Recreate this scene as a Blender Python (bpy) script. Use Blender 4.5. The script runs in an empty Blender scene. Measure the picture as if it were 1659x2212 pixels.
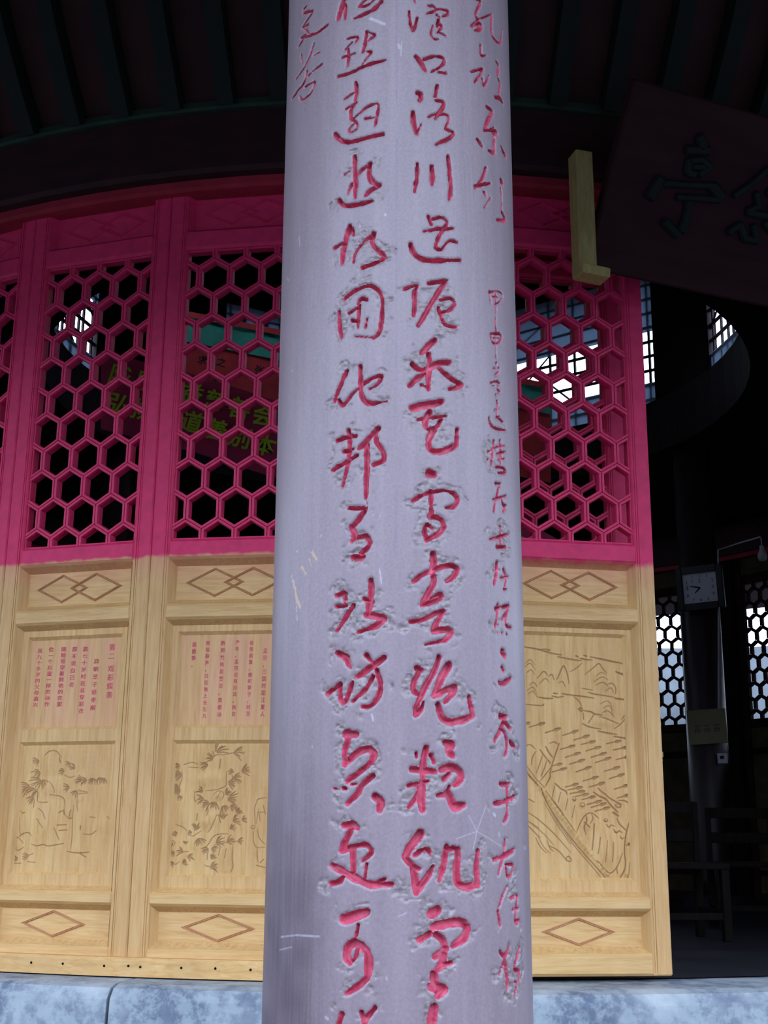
import bpy, math, random
import numpy as np
from mathutils import Matrix, Vector

random.seed(7)
rng = np.random.default_rng(7)
scene = bpy.context.scene
COL = scene.collection

# ------------------------------------------------------------------ camera
FPX, PITCH, ROLL, EYE = 2700.0, math.radians(15), math.radians(0.6), 1.5
IW, IH = 1659.0, 2212.0
_F = np.array([0, math.cos(PITCH), math.sin(PITCH)])
_U = np.array([0, -math.sin(PITCH), math.cos(PITCH)])
_X = np.array([1.0, 0, 0])
_RT = _X * math.cos(ROLL) + _U * math.sin(ROLL)
_UP = -_X * math.sin(ROLL) + _U * math.cos(ROLL)
_C = np.array([0, 0, EYE])
cam_d = bpy.data.cameras.new('camera')
cam = bpy.data.objects.new('camera', cam_d)
COL.objects.link(cam)
cam_d.sensor_fit = 'VERTICAL'
cam_d.sensor_height = 24.0
cam_d.lens = 24.0 * FPX / IH
cam_d.clip_end = 500
m = Matrix.Identity(4)
for i in range(3):
    m[i][0] = _RT[i]; m[i][1] = _UP[i]; m[i][2] = -_F[i]; m[i][3] = _C[i]
cam.matrix_world = m
scene.camera = cam

# ------------------------------------------------------------------ sky, exposure
world = bpy.data.worlds.new('sky')
scene.world = world
world.use_nodes = True
wn = world.node_tree.nodes
wn['Background'].inputs[0].default_value = (0.70, 0.82, 1.08, 1)
wn['Background'].inputs[1].default_value = 6.5
scene.view_settings.view_transform = 'Standard'
scene.view_settings.look = 'None'
scene.view_settings.gamma = 1
scene.view_settings.use_curve_mapping = False
scene.view_settings.exposure = 0.0


def ray(x, y):
    return _F + _RT * ((x - IW / 2) / FPX) + _UP * ((IH / 2 - y) / FPX)


def at_y(x, y, Y):
    d = ray(x, y)
    return _C + d * (Y / d[1])


# ------------------------------------------------------------------ helpers
def tag(o, label=None, cat=None, group=None, kind=None):
    if label: o['label'] = label
    if cat: o['category'] = cat
    if group: o['group'] = group
    if kind: o['kind'] = kind
    return o


def empty(name, loc=(0, 0, 0), rz=0.0):
    o = bpy.data.objects.new(name, None)
    COL.objects.link(o)
    o.location = loc
    o.rotation_euler = (0, 0, rz)
    o.empty_display_size = 0.1
    return o


def link_mesh(name, me, parent=None, loc=None, rot=None):
    o = bpy.data.objects.new(name, me)
    COL.objects.link(o)
    if parent is not None: o.parent = parent
    if loc is not None: o.location = loc
    if rot is not None: o.rotation_euler = rot
    return o


class MB:
    """collects geometry for ONE mesh"""
    def __init__(s): s.v = []; s.f = []

    def add(s, verts, faces):
        b = len(s.v)
        s.v.extend([tuple(p) for p in verts])
        s.f.extend([tuple(i + b for i in f) for f in faces])

    def box(s, x0, x1, y0, y1, z0, z1, c=0.0, M=None):
        if x0 > x1: x0, x1 = x1, x0
        if c <= 0:
            v = [(x, y, z) for z in (z0, z1) for y in (y0, y1) for x in (x0, x1)]
            f = [(0, 2, 3, 1), (4, 5, 7, 6), (0, 1, 5, 4), (2, 6, 7, 3), (0, 4, 6, 2), (1, 3, 7, 5)]
        else:
            v = []; idx = {}
            X, Y, Z = (x0, x1), (y0, y1), (z0, z1)
            for i in (0, 1):
                for j in (0, 1):
                    for k in (0, 1):
                        sx, sy, sz = (1, -1)[i], (1, -1)[j], (1, -1)[k]
                        for a in range(3):
                            p = [X[i] + sx * c, Y[j] + sy * c, Z[k] + sz * c]
                            p[a] = (X[i], Y[j], Z[k])[a]
                            idx[(i, j, k, a)] = len(v); v.append(tuple(p))
            f = []
            for i in (0, 1):
                q = [idx[(i, 0, 0, 0)], idx[(i, 0, 1, 0)], idx[(i, 1, 1, 0)], idx[(i, 1, 0, 0)]]
                f.append(q if i == 0 else q[::-1])
                q = [idx[(0, i, 0, 1)], idx[(1, i, 0, 1)], idx[(1, i, 1, 1)], idx[(0, i, 1, 1)]]
                f.append(q if i == 0 else q[::-1])
                q = [idx[(0, 0, i, 2)], idx[(0, 1, i, 2)], idx[(1, 1, i, 2)], idx[(1, 0, i, 2)]]
                f.append(q if i == 0 else q[::-1])
            for i in (0, 1):
                for j in (0, 1):
                    f.append((idx[(i, j, 0, 0)], idx[(i, j, 1, 0)], idx[(i, j, 1, 1)], idx[(i, j, 0, 1)]))
                    f.append((idx[(i, 0, j, 0)], idx[(i, 1, j, 0)], idx[(i, 1, j, 2)], idx[(i, 0, j, 2)]))
                    f.append((idx[(0, i, j, 1)], idx[(1, i, j, 1)], idx[(1, i, j, 2)], idx[(0, i, j, 2)]))
                    for k in (0, 1):
                        f.append((idx[(i, j, k, 0)], idx[(i, j, k, 1)], idx[(i, j, k, 2)]))
        if M is not None: v = [tuple(M @ Vector(p)) for p in v]
        s.add(v, f)

    def tube(s, pts, r, n=8, cap=True):
        pts = [Vector(p) for p in pts]
        rs = r if isinstance(r, (list, tuple)) else [r] * len(pts)
        base = len(s.v)
        up = None
        for i, p in enumerate(pts):
            t = (pts[min(i + 1, len(pts) - 1)] - pts[max(i - 1, 0)]).normalized()
            a = t.cross(Vector((0, 0, 1)))
            if a.length < 1e-3: a = t.cross(Vector((1, 0, 0)))
            a.normalize(); b = t.cross(a)
            for k in range(n):
                w = 2 * math.pi * k / n
                s.v.append(tuple(p + (a * math.cos(w) + b * math.sin(w)) * rs[i]))
        for i in range(len(pts) - 1):
            for k in range(n):
                s.f.append((base + i * n + k, base + i * n + (k + 1) % n, base + (i + 1) * n + (k + 1) % n, base + (i + 1) * n + k))
        if cap:
            s.f.append(tuple(base + k for k in range(n))[::-1])
            s.f.append(tuple(base + (len(pts) - 1) * n + k for k in range(n)))

    def lathe(s, prof, n=72, a0=0.0, a1=None, c=(0, 0)):
        """profile [(r,z)...] round a vertical axis; angles from -Y, positive to +X"""
        full = a1 is None
        if full: a1 = a0 + 2 * math.pi
        m = n if full else n + 1
        base = len(s.v)
        for i in range(m):
            a = a0 + (a1 - a0) * i / n
            for r, z in prof:
                s.v.append((c[0] + r * math.sin(a), c[1] - r * math.cos(a), z))
        k = len(prof)
        for i in range(n):
            i2 = (i + 1) % m
            for j in range(k - 1):
                s.f.append((base + i * k + j, base + i2 * k + j, base + i2 * k + j + 1, base + i * k + j + 1))
        if not full and prof[0] == prof[-1]:
            s.f.append(tuple(base + j for j in range(k - 1)))
            s.f.append(tuple(base + (m - 1) * k + j for j in range(k - 1))[::-1])

    def mesh(s, name, mat=None, smooth=False):
        me = bpy.data.meshes.new(name)
        me.from_pydata(s.v, [], s.f)
        if mat: me.materials.append(mat)
        if smooth: me.polygons.foreach_set('use_smooth', [True] * len(me.polygons))
        me.update()
        import bmesh
        b = bmesh.new(); b.from_mesh(me)
        bmesh.ops.recalc_face_normals(b, faces=b.faces)
        b.to_mesh(me); b.free()
        return me

    def build(s, name, mat=None, parent=None, smooth=False):
        return link_mesh(name, s.mesh(name, mat, smooth), parent)


def copy_tree(o, parent=None):
    c = o.copy(); COL.objects.link(c); c.parent = parent
    for ch in o.children: copy_tree(ch, c)
    return c


# ------------------------------------------------------------------ materials
class NT:
    def __init__(s, name):
        s.m = bpy.data.materials.new(name); s.m.use_nodes = True
        s.t = s.m.node_tree; s.n = s.t.nodes; s.b = s.n['Principled BSDF']

    def node(s, typ, **kw):
        n = s.n.new(typ)
        for k, v in kw.items():
            if k.startswith('i_'):
                key = k[2:]
                n.inputs[int(key) if key.isdigit() else key].default_value = v
            else: setattr(n, k, v)
        return n

    def link(s, a, b): s.t.links.new(a, b)

    def coord(s, scale=(1, 1, 1), kind='Object'):
        tc = s.node('ShaderNodeTexCoord'); mp = s.node('ShaderNodeMapping')
        mp.inputs['Scale'].default_value = scale
        s.link(tc.outputs[kind], mp.inputs[0])
        return mp.outputs[0]

    def noise(s, vec, scale, detail=4, rough=0.55, dist=0.0):
        n = s.node('ShaderNodeTexNoise')
        n.inputs['Scale'].default_value = scale; n.inputs['Detail'].default_value = detail
        n.inputs['Roughness'].default_value = rough; n.inputs['Distortion'].default_value = dist
        s.link(vec, n.inputs['Vector'])
        return n.outputs['Fac']

    def ramp(s, fac, stops):
        r = s.node('ShaderNodeValToRGB')
        e = r.color_ramp.elements
        while len(e) < len(stops): e.new(0.5)
        for el, (p, c) in zip(e, stops):
            el.position = p; el.color = (*c, 1) if len(c) == 3 else c
        s.link(fac, r.inputs[0])
        return r.outputs[0]

    def mix(s, fac, a, b, mode='MIX'):
        n = s.node('ShaderNodeMix', data_type='RGBA', blend_type=mode)
        for inp, v in ((n.inputs[0], fac), (n.inputs[6], a), (n.inputs[7], b)):
            if isinstance(v, (int, float)): inp.default_value = v
            elif isinstance(v, tuple): inp.default_value = (*v, 1) if len(v) == 3 else v
            else: s.link(v, inp)
        return n.outputs[2]

    def math(s, op, a, b=None, clamp=False):
        n = s.node('ShaderNodeMath', operation=op, use_clamp=clamp)
        for inp, v in ((n.inputs[0], a), (n.inputs[1], b)):
            if v is None: continue
            if isinstance(v, (int, float)): inp.default_value = v
            else: s.link(v, inp)
        return n.outputs[0]

    def maprange(s, v, a, b, c=0.0, d=1.0):
        n = s.node('ShaderNodeMapRange')
        n.inputs[1].default_value = a; n.inputs[2].default_value = b
        n.inputs[3].default_value = c; n.inputs[4].default_value = d
        s.link(v, n.inputs[0])
        return n.outputs[0]

    def attr(s, name):
        n = s.node('ShaderNodeAttribute', attribute_name=name)
        return n.outputs['Fac']

    def bump(s, h, strength, dist=0.01):
        n = s.node('ShaderNodeBump')
        n.inputs['Strength'].default_value = strength; n.inputs['Distance'].default_value = dist
        s.link(h, n.inputs['Height']); s.link(n.outputs[0], s.b.inputs['Normal'])

    def out(s, color=None, rough=0.6, spec=0.3):
        if color is not None:
            if isinstance(color, tuple): s.b.inputs['Base Color'].default_value = (*color, 1)
            else: s.link(color, s.b.inputs['Base Color'])
        s.b.inputs['Roughness'].default_value = rough
        s.b.inputs['Specular IOR Level'].default_value = spec
        return s.m


def speckled(name, color, var=0.15, scale=14, rough=0.7, spec=0.2, stretch=(1, 1, 1)):
    t = NT(name)
    f = t.noise(t.coord(stretch), scale, 5)
    lo = tuple(c * (1 - var) for c in color); hi = tuple(min(1, c * (1 + var)) for c in color)
    return t.out(t.ramp(f, [(0.3, lo), (0.7, hi)]), rough, spec)


def pine_color(t, stretch):
    v = t.coord(stretch)
    g = t.noise(v, 9, 5, 0.6, 0.6)
    c = t.ramp(g, [(0.28, (0.56, 0.315, 0.108)), (0.5, (0.69, 0.425, 0.165)), (0.75, (0.77, 0.52, 0.235))])
    if stretch[2] < 1:
        tcx = t.node('ShaderNodeTexCoord'); sx = t.node('ShaderNodeSeparateXYZ'); t.link(tcx.outputs['Object'], sx.inputs[0])
        wnz = t.node('ShaderNodeTexWhiteNoise', noise_dimensions='1D')
        t.link(t.math('FLOOR', t.math('MULTIPLY', sx.outputs[0], 23.0)), wnz.inputs['W'])
        c = t.mix(t.maprange(wnz.outputs['Value'], 0.0, 1.0, 0.0, 0.32), c, (0.54, 0.29, 0.115))
    big = t.noise(t.coord((3, 3, 0.9)), 1.6, 3)
    c = t.mix(t.maprange(big, 0.42, 0.68, 0, 0.5), c, (0.54, 0.31, 0.125), 'MIX')
    v2 = t.coord((1, 1, 0.55))
    vo = t.node('ShaderNodeTexVoronoi', voronoi_dimensions='3D'); vo.inputs['Scale'].default_value = 4.2
    vo.inputs['Randomness'].default_value = 1.0
    t.link(v2, vo.inputs['Vector'])
    k = t.maprange(vo.outputs['Distance'], 0.03, 0.055, 0.85, 0.0)
    return t.mix(k, c, (0.11, 0.05, 0.03))


RED = (0.68, 0.028, 0.120)


def leaf_material(name, stretch, edge, soft, over):
    t = NT(name)
    wood = pine_color(t, stretch)
    tc = t.node('ShaderNodeTexCoord'); sep = t.node('ShaderNodeSeparateXYZ')
    t.link(tc.outputs['Object'], sep.inputs[0])
    n = t.noise(t.coord((6, 6, 6)), 3, 4)
    z = t.math('ADD', sep.outputs[2], t.math('MULTIPLY', t.math('SUBTRACT', n, 0.5), 0.03))
    rn = t.noise(t.coord((4, 4, 4)), 6, 4)
    red = t.ramp(rn, [(0.3, tuple(c * 0.86 for c in RED)), (0.7, tuple(c * 1.12 for c in RED))])
    spray = t.maprange(z, edge - over, edge, 0.0, 0.33)
    hard = t.maprange(z, edge - soft, edge + soft)
    c = t.mix(spray, wood, (0.72, 0.16, 0.17))
    c = t.mix(hard, c, red)
    return t.out(c, 0.55, 0.3)


M = {}
M['leaf_v'] = leaf_material('door_wood_upright', (9, 9, 0.7), 1.412, 0.006, 0.10)
M['leaf_h'] = leaf_material('door_wood_level', (0.7, 9, 9), 1.412, 0.006, 0.10)
M['leafr_v'] = leaf_material('door_wood_upright_sprayed', (9, 9, 0.7), 1.395, 0.012, 0.11)
M['leafr_h'] = leaf_material('door_wood_level_sprayed', (0.7, 9, 9), 1.395, 0.012, 0.11)
t = NT('red_lacquer')
f = t.noise(t.coord((1, 1, 1), 'Generated'), 5, 4)
M['red'] = t.out(t.ramp(f, [(0.3, tuple(c * 0.88 for c in RED)), (0.7, tuple(c * 1.1 for c in RED))]), 0.5, 0.35)


def carved_wood(name, edge):
    t = NT(name)
    wood = pine_color(t, (9, 9, 0.7))
    a = t.attr('line')
    c = t.mix(t.math('MULTIPLY', a, 0.58), wood, (0.20, 0.085, 0.04))
    return t.out(c, 0.6, 0.2)


M['carve'] = carved_wood('carved_pine', 0)
t = NT('pine_diamond_moulding')
w = pine_color(t, (4, 4, 4))
M['moulding'] = t.out(t.mix(0.55, w, (0.45, 0.20, 0.14)), 0.6, 0.2)
M['text_red'] = speckled('faded_red_lettering', (0.60, 0.10, 0.13), 0.25, 60, 0.7)
t = NT('pink_stained_pine')
w = pine_color(t, (9, 9, 0.7))
sv = t.noise(t.coord((7, 7, 1.5)), 2.2, 4)
M['text_floor'] = t.out(t.mix(t.maprange(sv, 0.35, 0.75, 0.12, 0.6), w, (0.72, 0.33, 0.24)), 0.6, 0.2)

# column paint
t = NT('column_taupe_paint')
v = t.coord((1, 1, 1))
n1 = t.noise(t.coord((14, 14, 0.9)), 3, 6, 0.62)
n2 = t.noise(v, 220, 2)
base = t.ramp(n1, [(0.3, (0.180, 0.136, 0.154)), (0.55, (0.212, 0.161, 0.180)), (0.78, (0.244, 0.189, 0.210))])
base = t.mix(0.16, base, t.ramp(n2, [(0.35, (0.16, 0.12, 0.135)), (0.65, (0.34, 0.275, 0.285))]))
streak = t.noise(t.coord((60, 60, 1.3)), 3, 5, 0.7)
flank_dark = t.math('MULTIPLY', t.attr('flank_dark'), t.maprange(streak, 0.3, 0.62, 0.55, 1.0))
base = t.mix(flank_dark, base, (0.055, 0.038, 0.052))
rg = t.noise(v, 160, 4)
rough_c = t.ramp(rg, [(0.3, (0.12, 0.095, 0.092)), (0.7, (0.27, 0.218, 0.232))])
base = t.mix(t.attr('rough'), base, rough_c)
base = t.mix(t.math('MULTIPLY', t.attr('scuff'), 0.42), base, (0.6, 0.6, 0.66))
base = t.mix(t.attr('chip'), base, (0.40, 0.26, 0.17))
base = t.mix(t.math('MULTIPLY', t.attr('crack'), 0.55), base, (0.16, 0.12, 0.2))
t.bump(t.noise(t.coord((40, 40, 4)), 5, 5), 0.12, 0.004)
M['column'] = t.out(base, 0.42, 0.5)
t = NT('carved_red_paint')
n1 = t.noise(t.coord((1, 1, 1)), 90, 4)
c = t.ramp(n1, [(0.3, (0.40, 0.040, 0.080)), (0.52, (0.53, 0.075, 0.135)), (0.72, (0.60, 0.15, 0.21))])
M['glyph'] = t.out(c, 0.5, 0.35)

# stone
t = NT('mottled_blue_grey_stone')
a = t.noise(t.coord((1, 1, 1)), 5, 6, 0.6)
b = t.noise(t.coord((1, 1, 1)), 16, 6, 0.7)
c = t.ramp(a, [(0.3, (0.25, 0.31, 0.35)), (0.55, (0.36, 0.42, 0.45)), (0.75, (0.50, 0.55, 0.56))])
tc = t.node('ShaderNodeTexCoord'); sep = t.node('ShaderNodeSeparateXYZ'); t.link(tc.outputs['Object'], sep.inputs[0])
dirt = t.math('MULTIPLY', t.maprange(b, 0.44, 0.56), t.maprange(a, 0.40, 0.64, 1.0, 0.15))
M['stone'] = t.out(t.mix(t.math('MULTIPLY', dirt, 0.7), c, (0.08, 0.10, 0.17)), 0.65, 0.3)
t.bump(b, 0.25, 0.01)
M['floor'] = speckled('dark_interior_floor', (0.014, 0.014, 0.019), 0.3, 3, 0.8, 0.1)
M['ground'] = speckled('courtyard_paving', (0.05, 0.052, 0.054), 0.25, 1.2, 0.85)
M['hill'] = speckled('pale_grey_rock_bank', (0.065, 0.075, 0.082), 0.35, 0.5, 0.95)
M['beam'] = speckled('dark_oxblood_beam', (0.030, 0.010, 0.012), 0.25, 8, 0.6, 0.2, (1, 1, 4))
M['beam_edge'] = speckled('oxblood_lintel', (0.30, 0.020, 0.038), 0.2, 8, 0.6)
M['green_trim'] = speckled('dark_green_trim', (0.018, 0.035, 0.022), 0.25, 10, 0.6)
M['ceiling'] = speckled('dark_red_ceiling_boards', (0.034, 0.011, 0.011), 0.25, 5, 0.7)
M['rafter'] = speckled('blackened_green_rafter', (0.006, 0.009, 0.007), 0.2, 10, 0.7)
M['dark_wood'] = speckled('dark_brown_timber', (0.010, 0.007, 0.008), 0.3, 9, 0.9, 0.04, (4, 4, 0.6))
M['pillar'] = speckled('dark_lacquer_pillar', (0.014, 0.008, 0.009), 0.3, 7, 0.4, 0.25, (4, 4, 0.5))
M['plaque'] = speckled('dark_maroon_board', (0.030, 0.010, 0.012), 0.15, 5, 0.7, 0.1, (0.6, 4, 4))
M['plaque_ink'] = speckled('black_green_lettering', (0.006, 0.010, 0.009), 0.2, 20, 0.6, 0.15)
M['bracket'] = speckled('raw_yellow_wood', (0.30, 0.23, 0.085), 0.2, 14, 0.7, 0.2, (4, 4, 0.8))
M['far_leaf'] = speckled('shade_toned_leaf', (0.022, 0.010, 0.010), 0.3, 8, 0.85, 0.05)  # red leaf darkened in its colour to stand for interior shade
M['far_wood'] = speckled('shade_toned_panel', (0.055, 0.045, 0.030), 0.3, 8, 0.85, 0.05)  # panel wood with the interior's shade put into its colour
M['muntin'] = speckled('dark_window_bar', (0.035, 0.020, 0.026), 0.2, 12, 0.6)
M['soffit'] = speckled('pale_soffit', (0.55, 0.56, 0.58), 0.1, 3, 0.9)
M['tile_roof'] = speckled('grey_roof_tile', (0.12, 0.12, 0.13), 0.3, 4, 0.8)
t = NT('frosted_pane')
t.b.inputs['Base Color'].default_value = (0.55, 0.62, 0.70, 1)
t.b.inputs['Roughness'].default_value = 0.6
t.b.inputs['Transmission Weight'].default_value = 0.0
tr = t.node('ShaderNodeBsdfTranslucent'); tr.inputs[0].default_value = (0.27, 0.33, 0.40, 1)
mx = t.node('ShaderNodeMixShader'); mx.inputs[0].default_value = 0.75
o_ = [n for n in t.n if n.type == 'OUTPUT_MATERIAL'][0]
t.link(t.b.outputs[0], mx.inputs[1]); t.link(tr.outputs[0], mx.inputs[2]); t.link(mx.outputs[0], o_.inputs[0])
M['frost'] = t.m
M['banner'] = speckled('wine_red_cloth', (0.50, 0.050, 0.125), 0.15, 6, 0.8)
M['banner_text'] = speckled('lime_green_lettering', (0.42, 0.66, 0.04), 0.1, 10, 0.7)
M['cloth_red'] = speckled('dull_red_cloth', (0.30, 0.025, 0.028), 0.25, 6, 0.85)
M['cloth_green'] = speckled('dull_green_cloth', (0.030, 0.19, 0.14), 0.25, 6, 0.85)
M['ink'] = speckled('black_ink', (0.012, 0.010, 0.010), 0.2, 10, 0.8)
M['faded_ink'] = speckled('faded_brown_ink', (0.07, 0.06, 0.04), 0.2, 10, 0.8)
M['clock_frame'] = speckled('black_plastic', (0.012, 0.012, 0.014), 0.2, 10, 0.4)
M['clock_face'] = speckled('grey_white_card', (0.36, 0.37, 0.42), 0.06, 10, 0.6)
M['notice'] = speckled('yellowed_notice_board', (0.16, 0.14, 0.08), 0.15, 6, 0.7)
M['cable'] = speckled('pale_grey_cable', (0.30, 0.30, 0.30), 0.1, 10, 0.6)
M['stool'] = speckled('worn_brown_wood', (0.011, 0.009, 0.008), 0.25, 10, 0.9, 0.04, (4, 4, 0.7))

# ------------------------------------------------------------------ the pavilion's round plan
CX, CY, R = 0.0675, 8.2, 3.9
STEP = math.radians(9)
LW = 2 * R * math.sin(STEP / 2)          # leaf width
RC = R * math.cos(STEP / 2)
Z0, LH = 1.095, 2.885                      # leaf foot height, leaf height


def ring(phi, r, z=0.0):
    return (CX + r * math.sin(phi), CY - r * math.cos(phi), z)


def setting(name, mb, mat, label, cat, smooth=False):
    o = mb.build(name, mat, None, smooth)
    return tag(o, label, cat, kind='structure')


g = MB(); g.lathe([(0.0, 0.0), (60, 0.0)], 48, c=(CX, CY))
setting('ground', g, M['ground'], 'grey courtyard paving around the round pavilion', 'ground')
# bank of pale rock; unseen near side added, raised to block low sky light
h = MB()
n = 96
prof = []
for i in range(n):
    a = 2 * math.pi * i / n
    top = 10.9 + 0.8 * math.cos(a) + 0.7 * math.sin(a * 5 + 1) + 0.5 * math.sin(a * 13)
    for r, z in ((44, -0.1), (45, 3), (46.5, top * 0.7), (49, top), (56, top * 0.6), (60, -0.1)):
        h.v.append((CX + r * math.sin(a), CY - r * math.cos(a), z))
for i in range(n):
    for j in range(5):
        i2 = (i + 1) % n
        h.f.append((i * 6 + j, i2 * 6 + j, i2 * 6 + j + 1, i * 6 + j + 1))
setting('hillside', h, M['hill'], 'pale grey rock bank seen through the far lattice, near side added to block low sky', 'hillside', True)

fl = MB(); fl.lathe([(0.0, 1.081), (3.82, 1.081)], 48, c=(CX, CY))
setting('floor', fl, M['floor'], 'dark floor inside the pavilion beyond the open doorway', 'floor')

# stone plinth, one block at a time
pl = empty('stone_plinth', (0, 0, 0))
tag(pl, 'mottled blue grey stone plinth under the door leaves', 'plinth', kind='structure')
pr = [(3.70, 0.0), (4.13, 0.0), (4.13, 0.95), (4.125, 1.03), (4.10, 1.062), (4.06, 1.072), (3.70, 1.078), (3.70, 0.0)]
for a0, a1 in ((-180, -62), (-61.85, -36.9), (-36.75, -12.9), (-12.75, 27), (27.15, 62), (62.15, 179.8)):
    b = MB(); b.lathe(pr, max(6, int((a1 - a0) / 2)), math.radians(a0), math.radians(a1), (CX, CY))
    b.build('stone_block', M['stone'], pl)

# ring beam, lintel edge, green trim
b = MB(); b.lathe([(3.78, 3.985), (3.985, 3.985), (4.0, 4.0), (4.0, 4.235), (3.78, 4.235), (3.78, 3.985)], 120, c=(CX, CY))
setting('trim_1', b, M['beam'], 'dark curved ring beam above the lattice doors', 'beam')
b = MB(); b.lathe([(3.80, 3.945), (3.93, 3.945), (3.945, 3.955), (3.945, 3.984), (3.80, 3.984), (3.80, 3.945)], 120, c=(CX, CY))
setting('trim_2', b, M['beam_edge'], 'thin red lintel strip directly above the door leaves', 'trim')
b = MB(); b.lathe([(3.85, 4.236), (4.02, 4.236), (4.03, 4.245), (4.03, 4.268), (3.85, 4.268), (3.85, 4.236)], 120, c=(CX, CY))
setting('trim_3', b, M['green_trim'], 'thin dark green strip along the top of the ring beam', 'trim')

# corridor vault, eave and lower roof as one closed shell
VAULT = [(4.0, 4.27), (4.11, 4.42), (4.22, 4.58), (4.31, 4.74), (4.40, 4.95), (4.52, 5.17), (4.72, 5.36), (5.0, 5.47), (5.4, 5.48), (5.9, 5.26), (6.4, 5.02), (7.0, 4.78), (7.7, 4.58), (8.6, 4.44)]  # unseen outer eave run past the camera to shade the column and doors
b = MB()
b.lathe([(2.62, 4.72)] + VAULT + [(8.62, 4.52), (7.7, 4.68), (7.0, 4.88), (6.3, 5.14), (5.5, 5.50), (4.4, 5.66), (2.80, 5.02), (2.62, 4.95), (2.62, 4.72)], 96, c=(CX, CY))
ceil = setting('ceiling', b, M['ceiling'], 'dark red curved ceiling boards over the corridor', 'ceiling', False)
rb = MB()
w = 0.034
vp = [(r, z) for r, z in VAULT]
pts = []
for i, (r, z) in enumerate(vp):
    r0, z0 = vp[max(0, i - 1)]; r1, z1 = vp[min(len(vp) - 1, i + 1)]
    tx, tz = r1 - r0, z1 - z0; l = math.hypot(tx, tz)
    nx, nz = tz / l, -tx / l
    pts.append((r, z, r + nx * 0.075, z + nz * 0.075))
for i, (r, z, r2, z2) in enumerate(pts):
    rb.v.extend([(-w, -r, z), (w, -r, z), (w, -r2, z2), (-w, -r2, z2)])
for i in range(len(pts) - 1):
    for k in range(4):
        rb.f.append((i * 4 + k, i * 4 + (k + 1) % 4, (i + 1) * 4 + (k + 1) % 4, (i + 1) * 4 + k))
rb.f.append((0, 1, 2, 3)); k = (len(pts) - 1) * 4; rb.f.append((k, k + 1, k + 2, k + 3))
rme = rb.mesh('rafter', M['rafter'])
for i in range(-16, 18):
    link_mesh('rafter', rme, ceil, (CX, CY, 0), (0, 0, math.radians(-0.8 + 3.0 * i)))

# ------------------------------------------------------------------ door leaves
OW = 0.2266                      # half width of the lattice opening
ZB, ZT = 1.472, 2.621            # lattice opening
PX = 0.1225
ROWP = (ZT - ZB) / 10
SV = ROWP * 2 / 3


def bar_mesh(L, name):
    b = MB()
    prof = [(-0.0115, 0.016), (-0.0095, 0.007), (-0.0018, 0.006), (0, 0.012), (0.0018, 0.006), (0.0095, 0.007), (0.0115, 0.016), (0.0115, 0.042), (-0.0115, 0.042)]
    for s in (-1, 1):
        for a, y in prof:
            b.v.append((a, y, s * (L / 2 - abs(a) * 0.577)))
    n = len(prof)
    for k in range(n):
        b.f.append((k, (k + 1) % n, n + (k + 1) % n, n + k))
    b.f.append(tuple(range(n))); b.f.append(tuple(range(2 * n - 1, n - 1, -1)))
    return b.mesh(name, M['red'])


dxs, dzs = PX / 2, ROWP - SV
LS = math.hypot(dxs, dzs); AS = math.atan2(dxs, dzs)
bar_v = bar_mesh(SV, 'lattice_bar'); bar_s = bar_mesh(LS, 'lattice_bar')


def lattice_spots():
    out = []
    for k in range(11):
        z = ZB + ROWP * k
        xs = (-PX, 0, PX) if k % 2 == 0 else (-1.5 * PX, -0.5 * PX, 0.5 * PX, 1.5 * PX)
        for x in xs: out.append((bar_v, x, z, 0.0))
        if k < 10:
            zc = z + ROWP / 2
            if k % 2 == 0:
                for x in (-PX, 0, PX):
                    for s in (-1, 1): out.append((bar_s, x + s * dxs / 2, zc, s * AS))
                for s in (-1, 1): out.append((bar_s, s * (1.5 * PX + dxs / 2), zc, -s * AS))
            else:
                for x in (-1.5, -0.5, 0.5, 1.5):
                    for s in (-1, 1): out.append((bar_s, x * PX + s * dxs / 2, zc, s * AS))
    return out


SPOTS = lattice_spots()


def bevel_frame(b, x0, x1, z0, z1, ya, yb, ins):
    """sloped inside faces of a recess, from edge (ya) to floor (yb)"""
    o = [(x0, ya, z0), (x1, ya, z0), (x1, ya, z1), (x0, ya, z1)]
    i = [(x0 + ins, yb, z0 + ins), (x1 - ins, yb, z0 + ins), (x1 - ins, yb, z1 - ins), (x0 + ins, yb, z1 - ins)]
    b.add(o + i, [(0, 1, 5, 4), (1, 2, 6, 5), (2, 3, 7, 6), (3, 0, 4, 7)])


def rhombus(b, cx, cz, hw, hh, y0, y1, w):
    """a moulded diamond ring standing proud of the panel"""
    rings = []
    ln = math.hypot(hw, hh); kx, kz = w * ln / hh, w * ln / hw
    for (d, y) in ((0.0, y0), (0.28, y1), (0.5, y1 + 0.003), (0.72, y1), (1.0, y0)):
        a, c = hw - kx * d, hh - kz * d
        rings.append([(cx - a, y, cz), (cx, y, cz - c), (cx + a, y, cz), (cx, y, cz + c)])
    base = len(b.v)
    for r in rings: b.v.extend(r)
    for i in range(4):
        for k in range(4):
            b.f.append((base + i * 4 + k, base + i * 4 + (k + 1) % 4, base + (i + 1) * 4 + (k + 1) % 4, base + (i + 1) * 4 + k))


RAILS = [(0.0, 0.072), (0.205, 0.250), (1.178, 1.236), (1.398, ZB), (ZT, 2.702), (2.868, LH)]
PANELS = [(0.072, 0.205), (0.250, 1.178), (1.236, 1.398), (2.702, 2.868)]
XI = 0.232                        # inner edge of the stiles


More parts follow.
